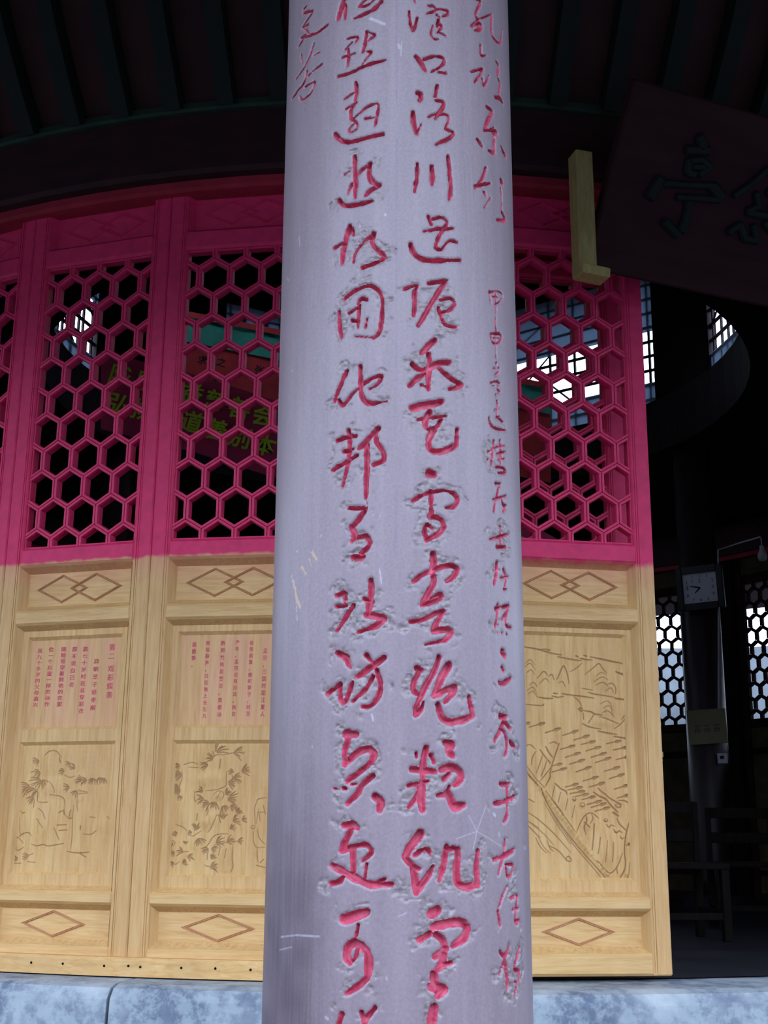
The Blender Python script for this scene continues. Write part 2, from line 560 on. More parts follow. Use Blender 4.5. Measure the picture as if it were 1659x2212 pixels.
def leaf_frame_parts(mv, mh):
    """shared meshes: stile, rails, mouldings, panels, diamonds"""
    P = {}
    for s in (-1, 1):
        b = MB()
        b.box(s * XI, s * (LW / 2 - 0.0012), 0, 0.055, 0, LH, 0.005)
        b.box(s * (XI + 0.012), s * (XI + 0.016), -0.0035, 0.002, 0.01, LH - 0.01)
        b.box(s * (XI + 0.020), s * (XI + 0.023), -0.0025, 0.002, 0.01, LH - 0.01)
        P['stile', s] = b.mesh('stile', mv)
    P['rails'] = []
    for z0, z1 in RAILS:
        b = MB(); b.box(-XI - 0.010, XI + 0.010, -0.0055, 0.05, z0, z1, 0.0095)
        P['rails'].append(b.mesh('rail', mh))
    P['frame'] = []
    for s in (-1, 1):
        b = MB(); b.box(s * OW, s * (XI + 0.002), 0.009, 0.048, ZB, ZT, 0.002); P['frame'].append(b.mesh('lattice_frame', M['red']))
    for z0, z1 in ((ZB - 0.001, ZB + 0.0065), (ZT - 0.0065, ZT + 0.001)):
        b = MB(); b.box(-OW, OW, 0.009, 0.048, z0, z1, 0.002); P['frame'].append(b.mesh('lattice_frame', M['red']))
    P['mould'] = []
    for z0, z1 in PANELS:
        b = MB(); bevel_frame(b, -XI, XI, z0, z1, 0.003, 0.036, 0.019); P['mould'].append(b.mesh('panel_moulding', mv))
    P['panel'] = []
    for i, (z0, z1) in enumerate(PANELS):
        if i == 1: P['panel'].append(None); continue
        b = MB(); b.box(-XI + 0.01, XI - 0.01, 0.036, 0.050, z0 + 0.008, z1 - 0.008); P['panel'].append(b.mesh('panel', mh))
    b = MB(); rhombus(b, -0.005, 0.138, 0.131, 0.046, 0.037, 0.0295, 0.0095); P['d_low'] = b.mesh('diamond_moulding', M['moulding'])
    P['d_mid'] = []
    for s in (-1, 1):
        b = MB(); rhombus(b, s * 0.070, 1.318, 0.111, 0.055, 0.037, 0.0295 - 0.0008 * s, 0.0095); P['d_mid'].append(b.mesh('diamond_moulding', M['moulding']))
    P['d_top'] = []
    for s in (-1, 1):
        b = MB(); rhombus(b, s * 0.070, 2.785, 0.111, 0.052, 0.037, 0.0295 - 0.0008 * s, 0.0095); P['d_top'].append(b.mesh('diamond_moulding', M['red']))
    return P


PA = leaf_frame_parts(M['leaf_v'], M['leaf_h'])
PB = leaf_frame_parts(M['leafr_v'], M['leafr_h'])
NEAR = {}


def near_leaf(name, phi, P, label, r=RC, shift=0.0):
    loc = ring(phi, r, Z0)
    o = empty(name, (loc[0] + shift * math.cos(phi), loc[1] + shift * math.sin(phi), Z0), phi)
    tag(o, label, 'door', kind='structure')
    for s in (-1, 1): link_mesh('stile', P['stile', s], o)
    for me in P['rails']: link_mesh('rail', me, o)
    for me in P['frame']: link_mesh('lattice_frame', me, o)
    for me in P['mould']: link_mesh('panel_moulding', me, o)
    for me in P['panel']:
        if me: link_mesh('panel', me, o)
    link_mesh('diamond_moulding', P['d_low'], o)
    for me in P['d_mid'] + P['d_top']: link_mesh('diamond_moulding', me, o)
    for me, x, z, a in SPOTS: link_mesh('lattice_bar', me, o, (x, 0, z), (0, a, 0))
    return o


def board(o, recesses, mat_v):
    """main board of a leaf with sunken fields"""
    z0, z1 = PANELS[1]; z0 += 0.012; z1 -= 0.012
    x0, x1 = -XI + 0.012, XI - 0.012
    yf, yb = 0.031, 0.043
    b = MB()
    zs = z0
    for (a0, a1, c0, c1) in recesses:
        b.box(x0, x1, yf, 0.053, zs, c0)
        b.box(x0, a0, yf, 0.053, c0, c1)
        b.box(a1, x1, yf, 0.053, c0, c1)
        zs = c1
    b.box(x0, x1, yf, 0.053, zs, z1)
    for (a0, a1, c0, c1) in recesses:
        bevel_frame(b, a0, a1, c0, c1, yf, yb, 0.012)
    return b.build('carved_board', mat_v, o)


def text_column(body, size, x, z, parent_mb, sx=1.0, spacing=1.0, bold=0.0, y=0.0):
    cu = bpy.data.curves.new('lettering', 'FONT')
    cu.body = '\n'.join(body)
    cu.size = size; cu.space_line = spacing; cu.align_x = 'CENTER'; cu.offset = bold
    cu.resolution_u = 2; cu.extrude = 0.0004
    ob = bpy.data.objects.new('lettering_tmp', cu); COL.objects.link(ob)
    dg = bpy.context.evaluated_depsgraph_get()
    me = bpy.data.meshes.new_from_object(ob.evaluated_get(dg))
    vs = [(x + v.co.x * sx, y - v.co.z, z + v.co.y) for v in me.vertices]
    fs = [tuple(p.vertices) for p in me.polygons]
    parent_mb.add(vs, fs)
    bpy.data.objects.remove(ob); bpy.data.curves.remove(cu); bpy.data.meshes.remove(me)


def smooth01(x):
    x = np.clip(x, 0, 1); return x * x * (3 - 2 * x)


def value_noise(shape, cell, seed=0):
    r = np.random.default_rng(seed)
    ny, nx = shape
    gy, gx = int(ny / cell) + 3, int(nx / cell) + 3
    g = r.random((gy, gx))
    yy = np.arange(ny) / cell; xx = np.arange(nx) / cell
    iy = yy.astype(int); ix = xx.astype(int)
    fy = smooth01(yy - iy)[:, None]; fx = smooth01(xx - ix)[None, :]
    a = g[np.ix_(iy, ix)]; b = g[np.ix_(iy, ix + 1)]; c = g[np.ix_(iy + 1, ix)]; d = g[np.ix_(iy + 1, ix + 1)]
    return (a * (1 - fx) + b * fx) * (1 - fy) + (c * (1 - fx) + d * fx) * fy


def splat(sdf, ids, cid, xs, zs, pts, radii, pad):
    """min distance to a tapered polyline, on a regular grid"""
    dx = xs[1] - xs[0]; dz = zs[1] - zs[0]
    if len(pts) == 1: pts = [pts[0], (pts[0][0] + 1e-5, pts[0][1])]; radii = [radii[0]] * 2
    for (a, b, ra, rb) in zip(pts[:-1], pts[1:], radii[:-1], radii[1:]):
        rm = max(ra, rb) + pad
        i0 = max(0, int((min(a[0], b[0]) - rm - xs[0]) / dx)); i1 = min(len(xs), int((max(a[0], b[0]) + rm - xs[0]) / dx) + 2)
        j0 = max(0, int((min(a[1], b[1]) - rm - zs[0]) / dz)); j1 = min(len(zs), int((max(a[1], b[1]) + rm - zs[0]) / dz) + 2)
        if i0 >= i1 or j0 >= j1: continue
        X = xs[i0:i1][None, :]; Zg = zs[j0:j1][:, None]
        ux, uz = b[0] - a[0], b[1] - a[1]
        L2 = ux * ux + uz * uz + 1e-12
        tt = np.clip(((X - a[0]) * ux + (Zg - a[1]) * uz) / L2, 0, 1)
        d = np.hypot(X - a[0] - tt * ux, Zg - a[1] - tt * uz) - (ra + (rb - ra) * tt)
        sub = sdf[j0:j1, i0:i1]
        mk = d < sub
        sub[mk] = d[mk]
        if ids is not None: ids[j0:j1, i0:i1][mk] = cid


def chaikin(p, it=2):
    for _ in range(it):
        if len(p) < 3: return p
        q = [p[0]]
        for i in range(len(p) - 1):
            (x0, y0), (x1, y1) = p[i], p[i + 1]
            a, b = 0.22, 0.78
            if i > 0: q.append((x0 + (x1 - x0) * a, y0 + (y1 - y0) * a))
            if i < len(p) - 2: q.append((x0 + (x1 - x0) * b, y0 + (y1 - y0) * b))
        q.append(p[-1])
        p = q
    return p


def parse(s, ox, oy, k):
    """'w: x,y x,y | ...' in a measuring grid -> [(width, [(px,py)..])]"""
    out = []
    for st in s.split('|'):
        st = st.strip()
        if not st: continue
        w, p = st.split(':')
        out.append((float(w) * k, [(ox + float(q.split(',')[0]) * k, oy + float(q.split(',')[1]) * k) for q in p.split()]))
    return out


def on_leaf(px, py, phi):
    """photo position -> leaf coordinates (across, up)"""
    nrm = np.array([math.sin(phi), -math.cos(phi), 0]); tx = np.array([math.cos(phi), math.sin(phi), 0])
    p0 = np.array(ring(phi, RC - 0.03)); d = ray(px, py)
    tt = ((p0 - _C) @ nrm) / (d @ nrm); p = _C + d * tt
    return float((p - p0) @ tx), float(p[2] - Z0)


def grid_mesh(name, P, keep=None):
    pass


def relief(o, x0, x1, z0, z1, lines, bumps, yb=0.0425, d=0.0018, wscale=1.0):
    nx, nz = int((x1 - x0) / d) + 1, int((z1 - z0) / d) + 1
    xs = np.linspace(x0, x1, nx); zs = np.linspace(z0, z1, nz)
    sdf = np.full((nz, nx), 0.02)
    for wd, pts in lines:
        r = max(0.0011, wd * 0.5 * wscale)
        rad = [r * 0.6] + [r] * (len(pts) - 2) + [r * 0.6] if len(pts) > 2 else [r] * len(pts)
        splat(sdf, None, 0, xs, zs, pts, rad, 0.004)
    line = smooth01((0.0012 - sdf) / 0.0020)
    dep = 0.0042 * smooth01((0.0010 - sdf) / 0.0028)
    hgt = np.zeros((nz, nx))
    for (u, v, ru, rv, amp) in bumps:
        hgt = np.maximum(hgt, 1.4 * amp * np.exp(-(((xs[None, :] - u) / ru) ** 2 + ((zs[:, None] - v) / rv) ** 2)))
    edge = np.minimum(np.minimum(xs[None, :] - x0, x1 - xs[None, :]), np.minimum(zs[:, None] - z0, z1 - zs[:, None]))
    hgt *= smooth01(edge / 0.015)
    Y = yb + dep - hgt + 0.0006 * value_noise((nz, nx), 5, 3)
    V = np.stack([np.broadcast_to(xs[None, :], Y.shape), Y, np.broadcast_to(zs[:, None], Y.shape)], -1).reshape(-1, 3)
    i = np.arange(nz * nx).reshape(nz, nx)
    F = np.stack([i[:-1, :-1], i[:-1, 1:], i[1:, 1:], i[1:, :-1]], -1).reshape(-1, 4)
    me = fast_mesh('relief_carving', V, F, M['carve'], {'line': line.reshape(-1)})
    return link_mesh('relief_carving', me, o)


def fast_mesh(name, V, F, mat, attrs=None, smooth=True):
    me = bpy.data.meshes.new(name)
    me.vertices.add(len(V)); me.vertices.foreach_set('co', np.ascontiguousarray(V, dtype=np.float32).reshape(-1))
    me.loops.add(F.size); me.loops.foreach_set('vertex_index', np.ascontiguousarray(F, dtype=np.int32).reshape(-1))
    me.polygons.add(len(F)); me.polygons.foreach_set('loop_start', np.arange(0, F.size, F.shape[1], dtype=np.int32))
    me.update(calc_edges=True)
    if smooth: me.polygons.foreach_set('use_smooth', np.ones(len(F), dtype=bool))
    for k, a in (attrs or {}).items():
        at = me.attributes.new(k, 'FLOAT', 'POINT'); at.data.foreach_set('value', np.ascontiguousarray(a, dtype=np.float32))
    if mat: me.materials.append(mat)
    me.validate()
    return me

# ------------------------------------------------------------------ near leaves, carvings and lettering
A9 = STEP
d1 = near_leaf('door_1', -3 * A9, PA, 'red lattice door leaf cut off by the left edge of the photo')
d2 = near_leaf('door_2', -2 * A9, PA, 'lattice door leaf with seven columns of red text and two robed figures carved below')
d3 = near_leaf('door_3', -1 * A9, PA, 'lattice door leaf beside the carved column with bamboo carving below red text')
d4 = near_leaf('door_4', 0.0, PA, 'lattice door leaf hidden behind the carved column')
d5 = near_leaf('door_5', A9, PB, 'lattice door leaf with carved boat and arrows, right of the carved column')
d6 = near_leaf('door_6', A9, PB, 'second red lattice leaf folded behind the boat and arrows leaf', RC - 0.25)

RX = 0.196
TEXT = (-RX, RX, 0.800, 1.140)
PIC = (-RX, RX, 0.300, 0.758)
BIG = (-0.199, 0.199, 0.300, 1.146)
for d in (d1, d2, d3, d4): board(d, [PIC, TEXT], M['leaf_v'])
for d in (d5, d6): board(d, [BIG], M['leafr_v'])
for d in (d1, d2, d3, d4):
    b = MB(); b.box(TEXT[0], TEXT[1], 0.043, 0.052, TEXT[2], TEXT[3]); b.build('text_panel', M['text_floor'], d)


def lettering(o, phi, cols, ox, oy, k):
    for (body, x, y0, y1, size, sx) in cols:
        b = MB()
        u0, h0 = on_leaf(ox + x[0] * k, oy + y0 * k, phi); u1, h1 = on_leaf(ox + x[1] * k, oy + y1 * k, phi)
        n = len(body)
        for i, ch in enumerate(body):
            f = i / max(1, n - 1)
            if ch == ' ': continue
            text_column(ch, size, u0 + (u1 - u0) * f, h0 + (h1 - h0) * f - 0.36 * size, b, sx, bold=0.00025, y=0.0425)
        b.build('red_lettering', M['text_red'], o)


k = 290 / 1659
lettering(d2, -2 * A9, [
    ('第二', (1250, 1240), 155, 265, 0.026, 1.0),
    ('戏彩娱亲', (1235, 1212), 420, 745, 0.026, 1.0),
    ('周朝莱子很孝顺', (1055, 1010), 330, 905, 0.019, 1.15),
    ('满七十岁时还总穿彩衣', (915, 862), 180, 945, 0.019, 1.15),
    ('都不说自己老', (785, 745), 180, 620, 0.019, 1.15),
    ('随随常穿着鲜艳的衣服', (650, 595), 180, 860, 0.0185, 1.15),
    ('像一个孩童一样的动作', (495, 440), 185, 860, 0.0185, 1.15),
    ('逗九十多岁的父母高兴', (355, 300), 200, 870, 0.0185, 1.15)], 20, 1370, k)
k = 260 / 1659
lettering(d3, -1 * A9, [
    ('孟宗，三国时期江夏人', (1475, 1435), 350, 1225, 0.0195, 0.85),
    ('母亲病重，想吃笋子，时至', (1285, 1238), 240, 1220, 0.0175, 0.85),
    ('严冬，孟宗没有办法，独自', (1090, 1038), 235, 1220, 0.0175, 0.85),
    ('跑到竹林里哭泣。竟感动', (890, 838), 245, 1230, 0.018, 0.85),
    ('到地裂声，只见地上长出几', (682, 632), 245, 1250, 0.0175, 0.85),
    ('棵嫩笋。', (495, 478), 265, 545, 0.0195, 0.85)], 340, 1350, k)


def px_lines(s, ox, oy, k, phi):
    out = []
    for wd, pts in parse(s, ox, oy, k):
        out.append((wd / 605.0, [on_leaf(x, y, phi) for x, y in chaikin(pts)]))
    return out


def sprigs(lst, ox, oy, k, phi, seed):
    r = random.Random(seed); out = []
    for (x, y, ang, ln, n) in lst:
        for i in range(n):
            a = math.radians(ang + (i - (n - 1) / 2) * (100 / n) + r.uniform(-8, 8))
            q = ln * r.uniform(0.65, 1.05); s0 = ln * 0.12
            ax, ay = x + math.cos(a) * s0, y - math.sin(a) * s0
            bx, by = x + math.cos(a) * q, y - math.sin(a) * q
            mx_, my_ = (ax + bx) / 2 + r.uniform(-3, 3), (ay + by) / 2 + r.uniform(-3, 3) - q * 0.08
            out.append((2.1 / 605, [on_leaf(ox + p[0] * k, oy + p[1] * k, phi) for p in ((ax, ay), (mx_, my_), (bx, by))]))
    return out


def bump_px(lst, ox, oy, k, phi):
    out = []
    for (x, y, rx, ry, amp) in lst:
        u, v = on_leaf(ox + x * k, oy + y * k, phi)
        out.append((u, v, rx * k / 605, ry * k / 605, amp))
    return out


# leaf with the two robed figures (door_2)
kk = 320 / 1659
L2 = px_lines('8: 480,270 540,215 620,215 670,290 | 9: 650,290 660,350 | 8: 540,710 690,730 710,820 700,930 760,985 800,965 | 8: 410,790 470,800 520,790'
              '| 9: 700,930 690,880 | 8: 200,960 200,1090 210,1180 | 10: 190,1180 240,1145 300,1130 330,1170 | 10: 330,1260 380,1290 470,1265 510,1290 590,1275 690,1255'
              '| 8: 810,820 800,980 795,1180 770,1330 | 10: 730,1345 800,1360 880,1365 980,1355 | 9: 880,1370 940,1410 | 8: 870,700 960,690 | 8: 860,660 960,680'
              '| 9: 410,860 470,900 500,980 | 9: 590,1080 620,1170 640,1220 | 8: 400,980 470,1080 | 9: 110,1290 180,1345 240,1300 | 8: 120,1200 180,1180 240,1250'
              '| 7: 110,1480 210,1480 | 7: 260,1400 350,1370 | 7: 280,1460 370,1470 | 9: 210,890 240,920 270,905 | 9: 900,1060 895,1100 | 8: 990,960 1050,965'
              '| 8: 640,910 690,880 | 8: 620,1050 720,1045 | 8: 640,1110 730,1105 | 8: 920,1150 1000,1160 1060,1110 | 7: 540,560 600,640 590,700 | 7: 690,480 760,520 820,500'
              '| 8: 1180,950 1220,1000 1220,1080 | 7: 860,740 850,820 870,900 | 8: 760,960 780,880',
              0, 1580, kk, -2 * A9)
L2 += sprigs([(420, 330, 190, 80, 5), (430, 450, 210, 110, 6), (450, 550, 195, 150, 7), (330, 610, 205, 150, 8), (400, 650, 220, 140, 7), (360, 740, 225, 110, 7),
              (440, 540, 300, 110, 6), (770, 360, 200, 60, 4), (820, 420, 150, 80, 5), (900, 560, 160, 80, 6), (960, 540, 200, 90, 6), (1030, 520, 250, 90, 6),
              (1090, 510, 280, 80, 6), (1150, 520, 250, 70, 5), (760, 620, 200, 80, 6), (840, 660, 240, 90, 6), (300, 1400, 180, 90, 5), (180, 1420, 200, 70, 5), (700, 440, 190, 60, 5)],
             0, 1580, kk, -2 * A9, 2)
B2 = bump_px([(580, 330, 110, 160, 0.006), (480, 1000, 150, 230, 0.008), (260, 1000, 80, 150, 0.006), (880, 1000, 110, 330, 0.009), (890, 760, 60, 70, 0.008), (170, 1260, 70, 70, 0.006),
              (580, 620, 120, 120, 0.006), (900, 520, 130, 90, 0.004), (1120, 1030, 90, 90, 0.005), (320, 620, 120, 80, 0.004), (760, 900, 60, 90, 0.006)], 0, 1580, kk, -2 * A9)
relief(d2, PIC[0] + 0.010, PIC[1] - 0.010, PIC[2] + 0.010, PIC[3] - 0.010, L2, B2)
c1 = [c for c in d2.children if c.name.startswith('relief')][0]
link_mesh('relief_carving', c1.data, d1)
# leaf with bamboo (door_3)
kk = 250 / 1626
L3 = px_lines('9: 740,385 800,330 880,320 | 8: 780,330 760,280 | 8: 890,330 1040,300 1220,290 | 9: 870,390 860,520 | 8: 350,470 400,450 480,430 550,460 | 7: 430,500 560,510'
              '| 9: 960,560 950,680 960,760 900,790 820,820 660,835 | 9: 1030,600 1050,660 980,710 | 8: 500,830 505,980 540,990 | 8: 770,900 800,860 850,830 910,850 920,900 900,950'
              '| 8: 840,930 870,860 | 9: 690,1040 700,1130 680,1180 | 9: 545,1160 540,1250 | 8: 820,1170 790,1260 730,1380 690,1420 | 9: 620,1680 700,1590 760,1480 850,1440 980,1440'
              '| 8: 770,1600 900,1570 1040,1550 1190,1540 | 8: 850,1200 870,1280 | 8: 690,1700 680,1800 | 8: 870,1640 850,1740 | 8: 960,1650 940,1780 | 9: 1050,1620 1040,1800 1055,1900 1020,1980'
              '| 8: 410,1440 480,1480 540,1440 600,1400 | 8: 330,560 330,680 290,760 270,980 | 10: 1380,1000 1400,950 1520,930 | 9: 1390,980 1350,1080 1360,1200 1370,1310'
              '| 9: 1300,1350 1340,1320 1370,1330 1350,1370 1300,1360 | 9: 1350,1380 1330,1500 1350,1600 1390,1640 1500,1630 | 8: 1400,1380 1420,1500 1500,1590 | 9: 1395,1650 1390,1760 1400,1840'
              '| 10: 1370,1880 1430,1900 1510,1920 | 8: 1430,1850 1480,1800 | 8: 1410,1140 1500,1130 | 8: 1420,1080 1400,1200 1380,1300 | 7: 1480,1040 1510,1160 | 8: 1420,1130 1440,1260'
              '| 8: 160,1520 240,1560 200,1620 | 8: 300,1700 420,1690 | 8: 180,1840 240,1880 300,1830 | 8: 640,1880 720,1910 830,1870 | 8: 240,1310 340,1340 400,1400',
              340, 1580, kk, -A9)
L3 += sprigs([(800, 300, 40, 190, 7), (760, 400, 150, 110, 7), (700, 470, 190, 110, 8), (1050, 300, 0, 150, 6), (300, 470, 200, 90, 7), (330, 610, 190, 120, 8), (280, 760, 210, 90, 6),
              (310, 820, 200, 120, 9), (300, 900, 270, 70, 5), (1160, 570, 20, 160, 7), (1060, 570, 170, 90, 5), (1040, 660, 0, 130, 6), (980, 720, 340, 140, 6), (620, 860, 140, 110, 8),
              (640, 950, 190, 120, 8), (940, 900, 50, 130, 7), (960, 960, 0, 170, 8), (800, 990, 250, 110, 8), (720, 1000, 210, 150, 8), (900, 1040, 300, 130, 8), (1010, 1040, 320, 90, 6),
              (1100, 1160, 60, 110, 8), (1170, 1250, 10, 90, 6), (910, 1240, 90, 100, 8), (1040, 1270, 20, 120, 7), (520, 1400, 80, 120, 8), (470, 1430, 170, 70, 5), (560, 1500, 290, 110, 7),
              (800, 1580, 20, 150, 7), (960, 1560, 20, 120, 6), (1110, 1550, 0, 90, 6), (700, 1640, 220, 100, 7), (740, 1640, 340, 110, 6), (240, 1480, 120, 90, 7), (200, 1580, 200, 70, 6),
              (380, 1590, 90, 60, 5), (350, 1700, 160, 110, 8), (400, 1760, 340, 110, 7), (230, 1700, 210, 80, 6), (220, 1850, 200, 80, 6), (330, 1860, 20, 100, 6), (740, 1800, 60, 90, 6), (720, 1920, 20, 120, 7), (1000, 1370, 20, 90, 5)],
             340, 1580, kk, -A9, 5)
B3 = bump_px([(700, 650, 180, 90, 0.007), (350, 1150, 130, 200, 0.006), (700, 1250, 130, 90, 0.006), (1430, 1250, 80, 400, 0.008), (950, 1750, 110, 190, 0.007), (840, 900, 60, 60, 0.006),
              (300, 1700, 110, 150, 0.004), (520, 1550, 90, 120, 0.004)], 340, 1580, kk, -A9)
relief(d3, PIC[0] + 0.010, PIC[1] - 0.010, PIC[2] + 0.010, PIC[3] - 0.010, L3, B3)
c1 = [c for c in d3.children if c.name.startswith('relief')][0]
link_mesh('relief_carving', c1.data, d4)

# leaf with boats and arrows (door_5)
k4 = 320 / 1659; o4 = (1100, 1360); k5 = 290 / 1659; o5 = (1130, 1600)
L5 = px_lines('11: 170,188 340,215 480,262 600,280 | 8: 345,225 400,212 480,225 440,240 | 12: 555,300 700,330 820,345 | 12: 805,315 870,335 940,335 | 13: 920,300 1100,340 1280,375'
              '| 10: 760,290 785,300 | 10: 850,285 885,295 | 14: 1205,468 1260,490 1330,505 | 8: 320,545 400,450 440,510 | 8: 450,520 490,490 510,560 | 9: 540,555 580,470 615,390 650,450 680,600'
              '| 6: 690,470 780,420 830,370 | 7: 860,500 960,420 1020,365 1060,440 1100,480 | 6: 980,520 1040,470 1090,500 | 6: 960,580 1050,520 1110,560 | 7: 1100,620 1160,590 1210,650 1200,720'
              '| 6: 1090,690 1150,640 1180,700 | 6: 200,480 250,440 290,500 | 6: 190,380 240,320 290,390 | 6: 180,420 240,360 300,450 | 6: 210,680 270,630 320,720 | 6: 230,620 280,580 320,640 | 6: 220,720 270,680 330,760'
              '| 12: 340,755 420,770 500,768 | 11: 490,740 560,760 620,745 | 10: 510,710 550,715 | 11: 600,715 700,730 830,745 960,765 | 7: 730,745 790,790 830,860 | 7: 830,655 940,675'
              '| 9: 900,700 960,720 1100,740 1200,760 | 13: 1200,770 1345,785 | 12: 1310,735 1330,740 | 11: 785,885 830,870 830,920 790,890 | 12: 845,905 940,920 960,945 1050,955'
              '| 8: 1020,970 1110,1000 1240,1055 | 8: 1270,1010 1330,930 1350,910 1340,780 | 7: 840,930 845,1000 | 7: 960,950 900,1040 | 9: 830,1050 900,1090 1040,1115 | 12: 1005,1135 1100,1155 1220,1175'
              '| 12: 1185,1195 1280,1210 1360,1225 | 6: 1030,830 1100,790 1150,830 1160,960 | 6: 1060,880 1120,840 1160,900 | 6: 1050,930 1110,900 1190,980 | 7: 1190,1110 1260,1060 1310,1000 | 9: 190,835 390,855 400,830'
              '| 6: 340,610 420,530 460,590 | 6: 560,600 600,570 640,640 | 6: 980,620 1060,580 1120,640', *o4, k4, A9)
L5 += px_lines('8: 110,300 120,200 170,130 | 9: 50,60 100,40 160,100 | 10: 50,300 120,410 200,510 280,580 | 9: 60,400 150,510 215,570 | 10: 460,30 400,200 340,390 350,450 290,560 | 12: 290,70 330,150 380,205'
              '| 9: 340,30 400,10 440,40 | 7: 170,400 220,250 250,170 | 7: 230,440 300,250 | 8: 220,500 300,400 345,340 | 11: 220,110 245,150 260,170 290,210 330,260 350,280'
              '| 9: 225,580 300,760 420,960 600,1200 800,1440 1000,1660 1060,1740 | 6: 240,640 400,950 650,1310 900,1600 1000,1720 | 6: 270,760 420,1020 600,1280 | 7: 60,880 200,970 400,1150 600,1380 | 6: 70,1000 250,1130 400,1300'
              '| 12: 290,620 420,800 560,990 660,1130 | 8: 670,1140 740,970 800,900 870,890 950,960 | 10: 790,920 800,990 760,1060 790,1160 | 9: 860,910 880,960 830,1030 | 9: 890,1030 880,1170 | 9: 770,1010 830,1070'
              '| 8: 620,700 650,690 670,730 640,750 620,720 | 8: 715,780 750,760 775,800 745,825 715,800 | 8: 1010,970 1040,960 1060,990 1030,1010 1010,985 | 9: 1040,1030 1070,1080 1100,1040 1140,1060'
              '| 9: 1120,1090 1160,1150 1200,1110 1240,1140 | 9: 1210,1180 1230,1220 1265,1200 | 14: 885,635 960,690 1040,720 1090,790 1150,850 1190,890 | 10: 940,580 970,620 1030,660 1080,710 1150,750 1240,790'
              '| 12: 1150,790 1180,830 1230,820 1200,770 1170,790 | 10: 1190,740 1280,740 1350,800 | 16: 1130,890 1190,930 | 11: 1175,955 1200,1030 1290,1110 | 12: 1350,930 1280,1180 1260,1380 1285,1500 1270,1600 1190,1740'
              '| 8: 1340,1500 1320,1660 1290,1740 | 8: 880,1170 860,1350 | 9: 900,1480 940,1500 1040,1620 1100,1650 1180,1560 1240,1390 | 8: 1180,1640 1170,1580 | 7: 170,1200 210,1300 300,1390 | 6: 200,1190 260,1310 340,1390'
              '| 7: 310,1230 340,1330 390,1370 | 8: 330,1300 420,1340 480,1390 540,1470 590,1500 615,1480 580,1425 545,1450 550,1490 | 6: 80,720 150,760 | 6: 70,990 200,1080 | 12: 410,530 440,560 480,600 540,620 550,660'
              '| 6: 400,560 370,700 | 6: 470,640 440,760 | 6: 560,720 530,860 | 6: 650,800 620,950 | 7: 960,1200 930,1400 | 6: 1040,1240 1020,1500 | 6: 1120,1260 1110,1500 | 7: 80,1060 220,1200', *o5, k5, A9)


def arrows(lst, o, k):
    out = []
    for (x0, y0, x1, y1) in lst:
        a = on_leaf(o[0] + x0 * k, o[1] + y0 * k, A9); b = on_leaf(o[0] + x1 * k, o[1] + y1 * k, A9)
        mid = (a[0] + (b[0] - a[0]) * 0.62, a[1] + (b[1] - a[1]) * 0.62)
        out.append((1.6 / 605, [a, mid]))
        out.append((5.0 / 605, [mid, (mid[0] + (b[0] - mid[0]) * 0.3, mid[1] + (b[1] - mid[1]) * 0.3), b]))
    return out


L5 += arrows([(235, 1090, 405, 1045), (415, 1155, 580, 1105), (610, 1185, 780, 1130), (740, 1235, 905, 1185), (180, 1060, 235, 1040)], o4, k4)
L5 += arrows([(475, 105, 650, 60), (735, 45, 900, 5), (790, 125, 970, 75), (1050, 35, 1220, 0), (1130, 115, 1315, 75), (535, 205, 715, 150), (855, 205, 1040, 150), (590, 290, 770, 235),
              (910, 270, 1095, 210), (1165, 235, 1335, 190), (370, 310, 490, 285), (365, 390, 545, 340), (670, 385, 850, 325), (1020, 380, 1205, 325), (755, 500, 940, 445), (1080, 470, 1260, 415),
              (530, 575, 690, 535), (835, 575, 1015, 520), (1145, 600, 1325, 545), (560, 610, 740, 575), (590, 655, 770, 625), (660, 690, 815, 660), (740, 730, 900, 690), (805, 790, 980, 745),
              (860, 825, 1035, 775), (900, 875, 1080, 825), (1180, 710, 1325, 670), (1290, 1295, 1350, 1275)], o5, k5)
B5 = bump_px([(230, 300, 110, 170, 0.008), (1030, 1330, 190, 230, 0.011), (640, 720, 28, 30, 0.006), (745, 790, 30, 32, 0.006), (1030, 980, 28, 30, 0.006), (1150, 1110, 60, 40, 0.006), (830, 1010, 70, 100, 0.006),
              (480, 740, 120, 160, 0.006), (1290, 1640, 40, 90, 0.006)], *o5, k5, A9)
for q in range(26):
    f = q / 25.0
    xq, yq = 230 + (1090 - 230) * f, 575 + (1700 - 575) * f + 26 * math.sin(f * math.pi)
    B5 += bump_px([(xq, yq, 30, 40, 0.007)], *o5, k5, A9)
for q in range(8):
    f = q / 7.0
    B5 += bump_px([(40 + 180 * f, 330 + 230 * f, 26, 32, 0.006)], *o5, k5, A9)
B5 += bump_px([(1080, 560, 130, 120, 0.005), (590, 520, 110, 120, 0.005), (250, 560, 110, 220, 0.006), (1110, 880, 130, 110, 0.006), (1060, 1040, 190, 50, 0.004)], *o4, k4, A9)
relief(d5, BIG[0] + 0.010, BIG[1] - 0.010, BIG[2] + 0.010, BIG[3] - 0.010, L5, B5, wscale=1.35)
b = MB(); b.box(BIG[0], BIG[1], 0.043, 0.052, BIG[2], BIG[3]); b.build('plain_panel', M['leafr_v'], d6)
# wooden turn latch on the edge of the boat leaf
b = MB(); b.box(LW / 2 - 0.004, LW / 2 + 0.010, 0.020, 0.034, 0.715, 0.738, 0.004); b.box(LW / 2 - 0.004, LW / 2 + 0.008, 0.022, 0.032, 0.704, 0.711, 0.002)
b.build('latch_peg', M['bracket'], d5)

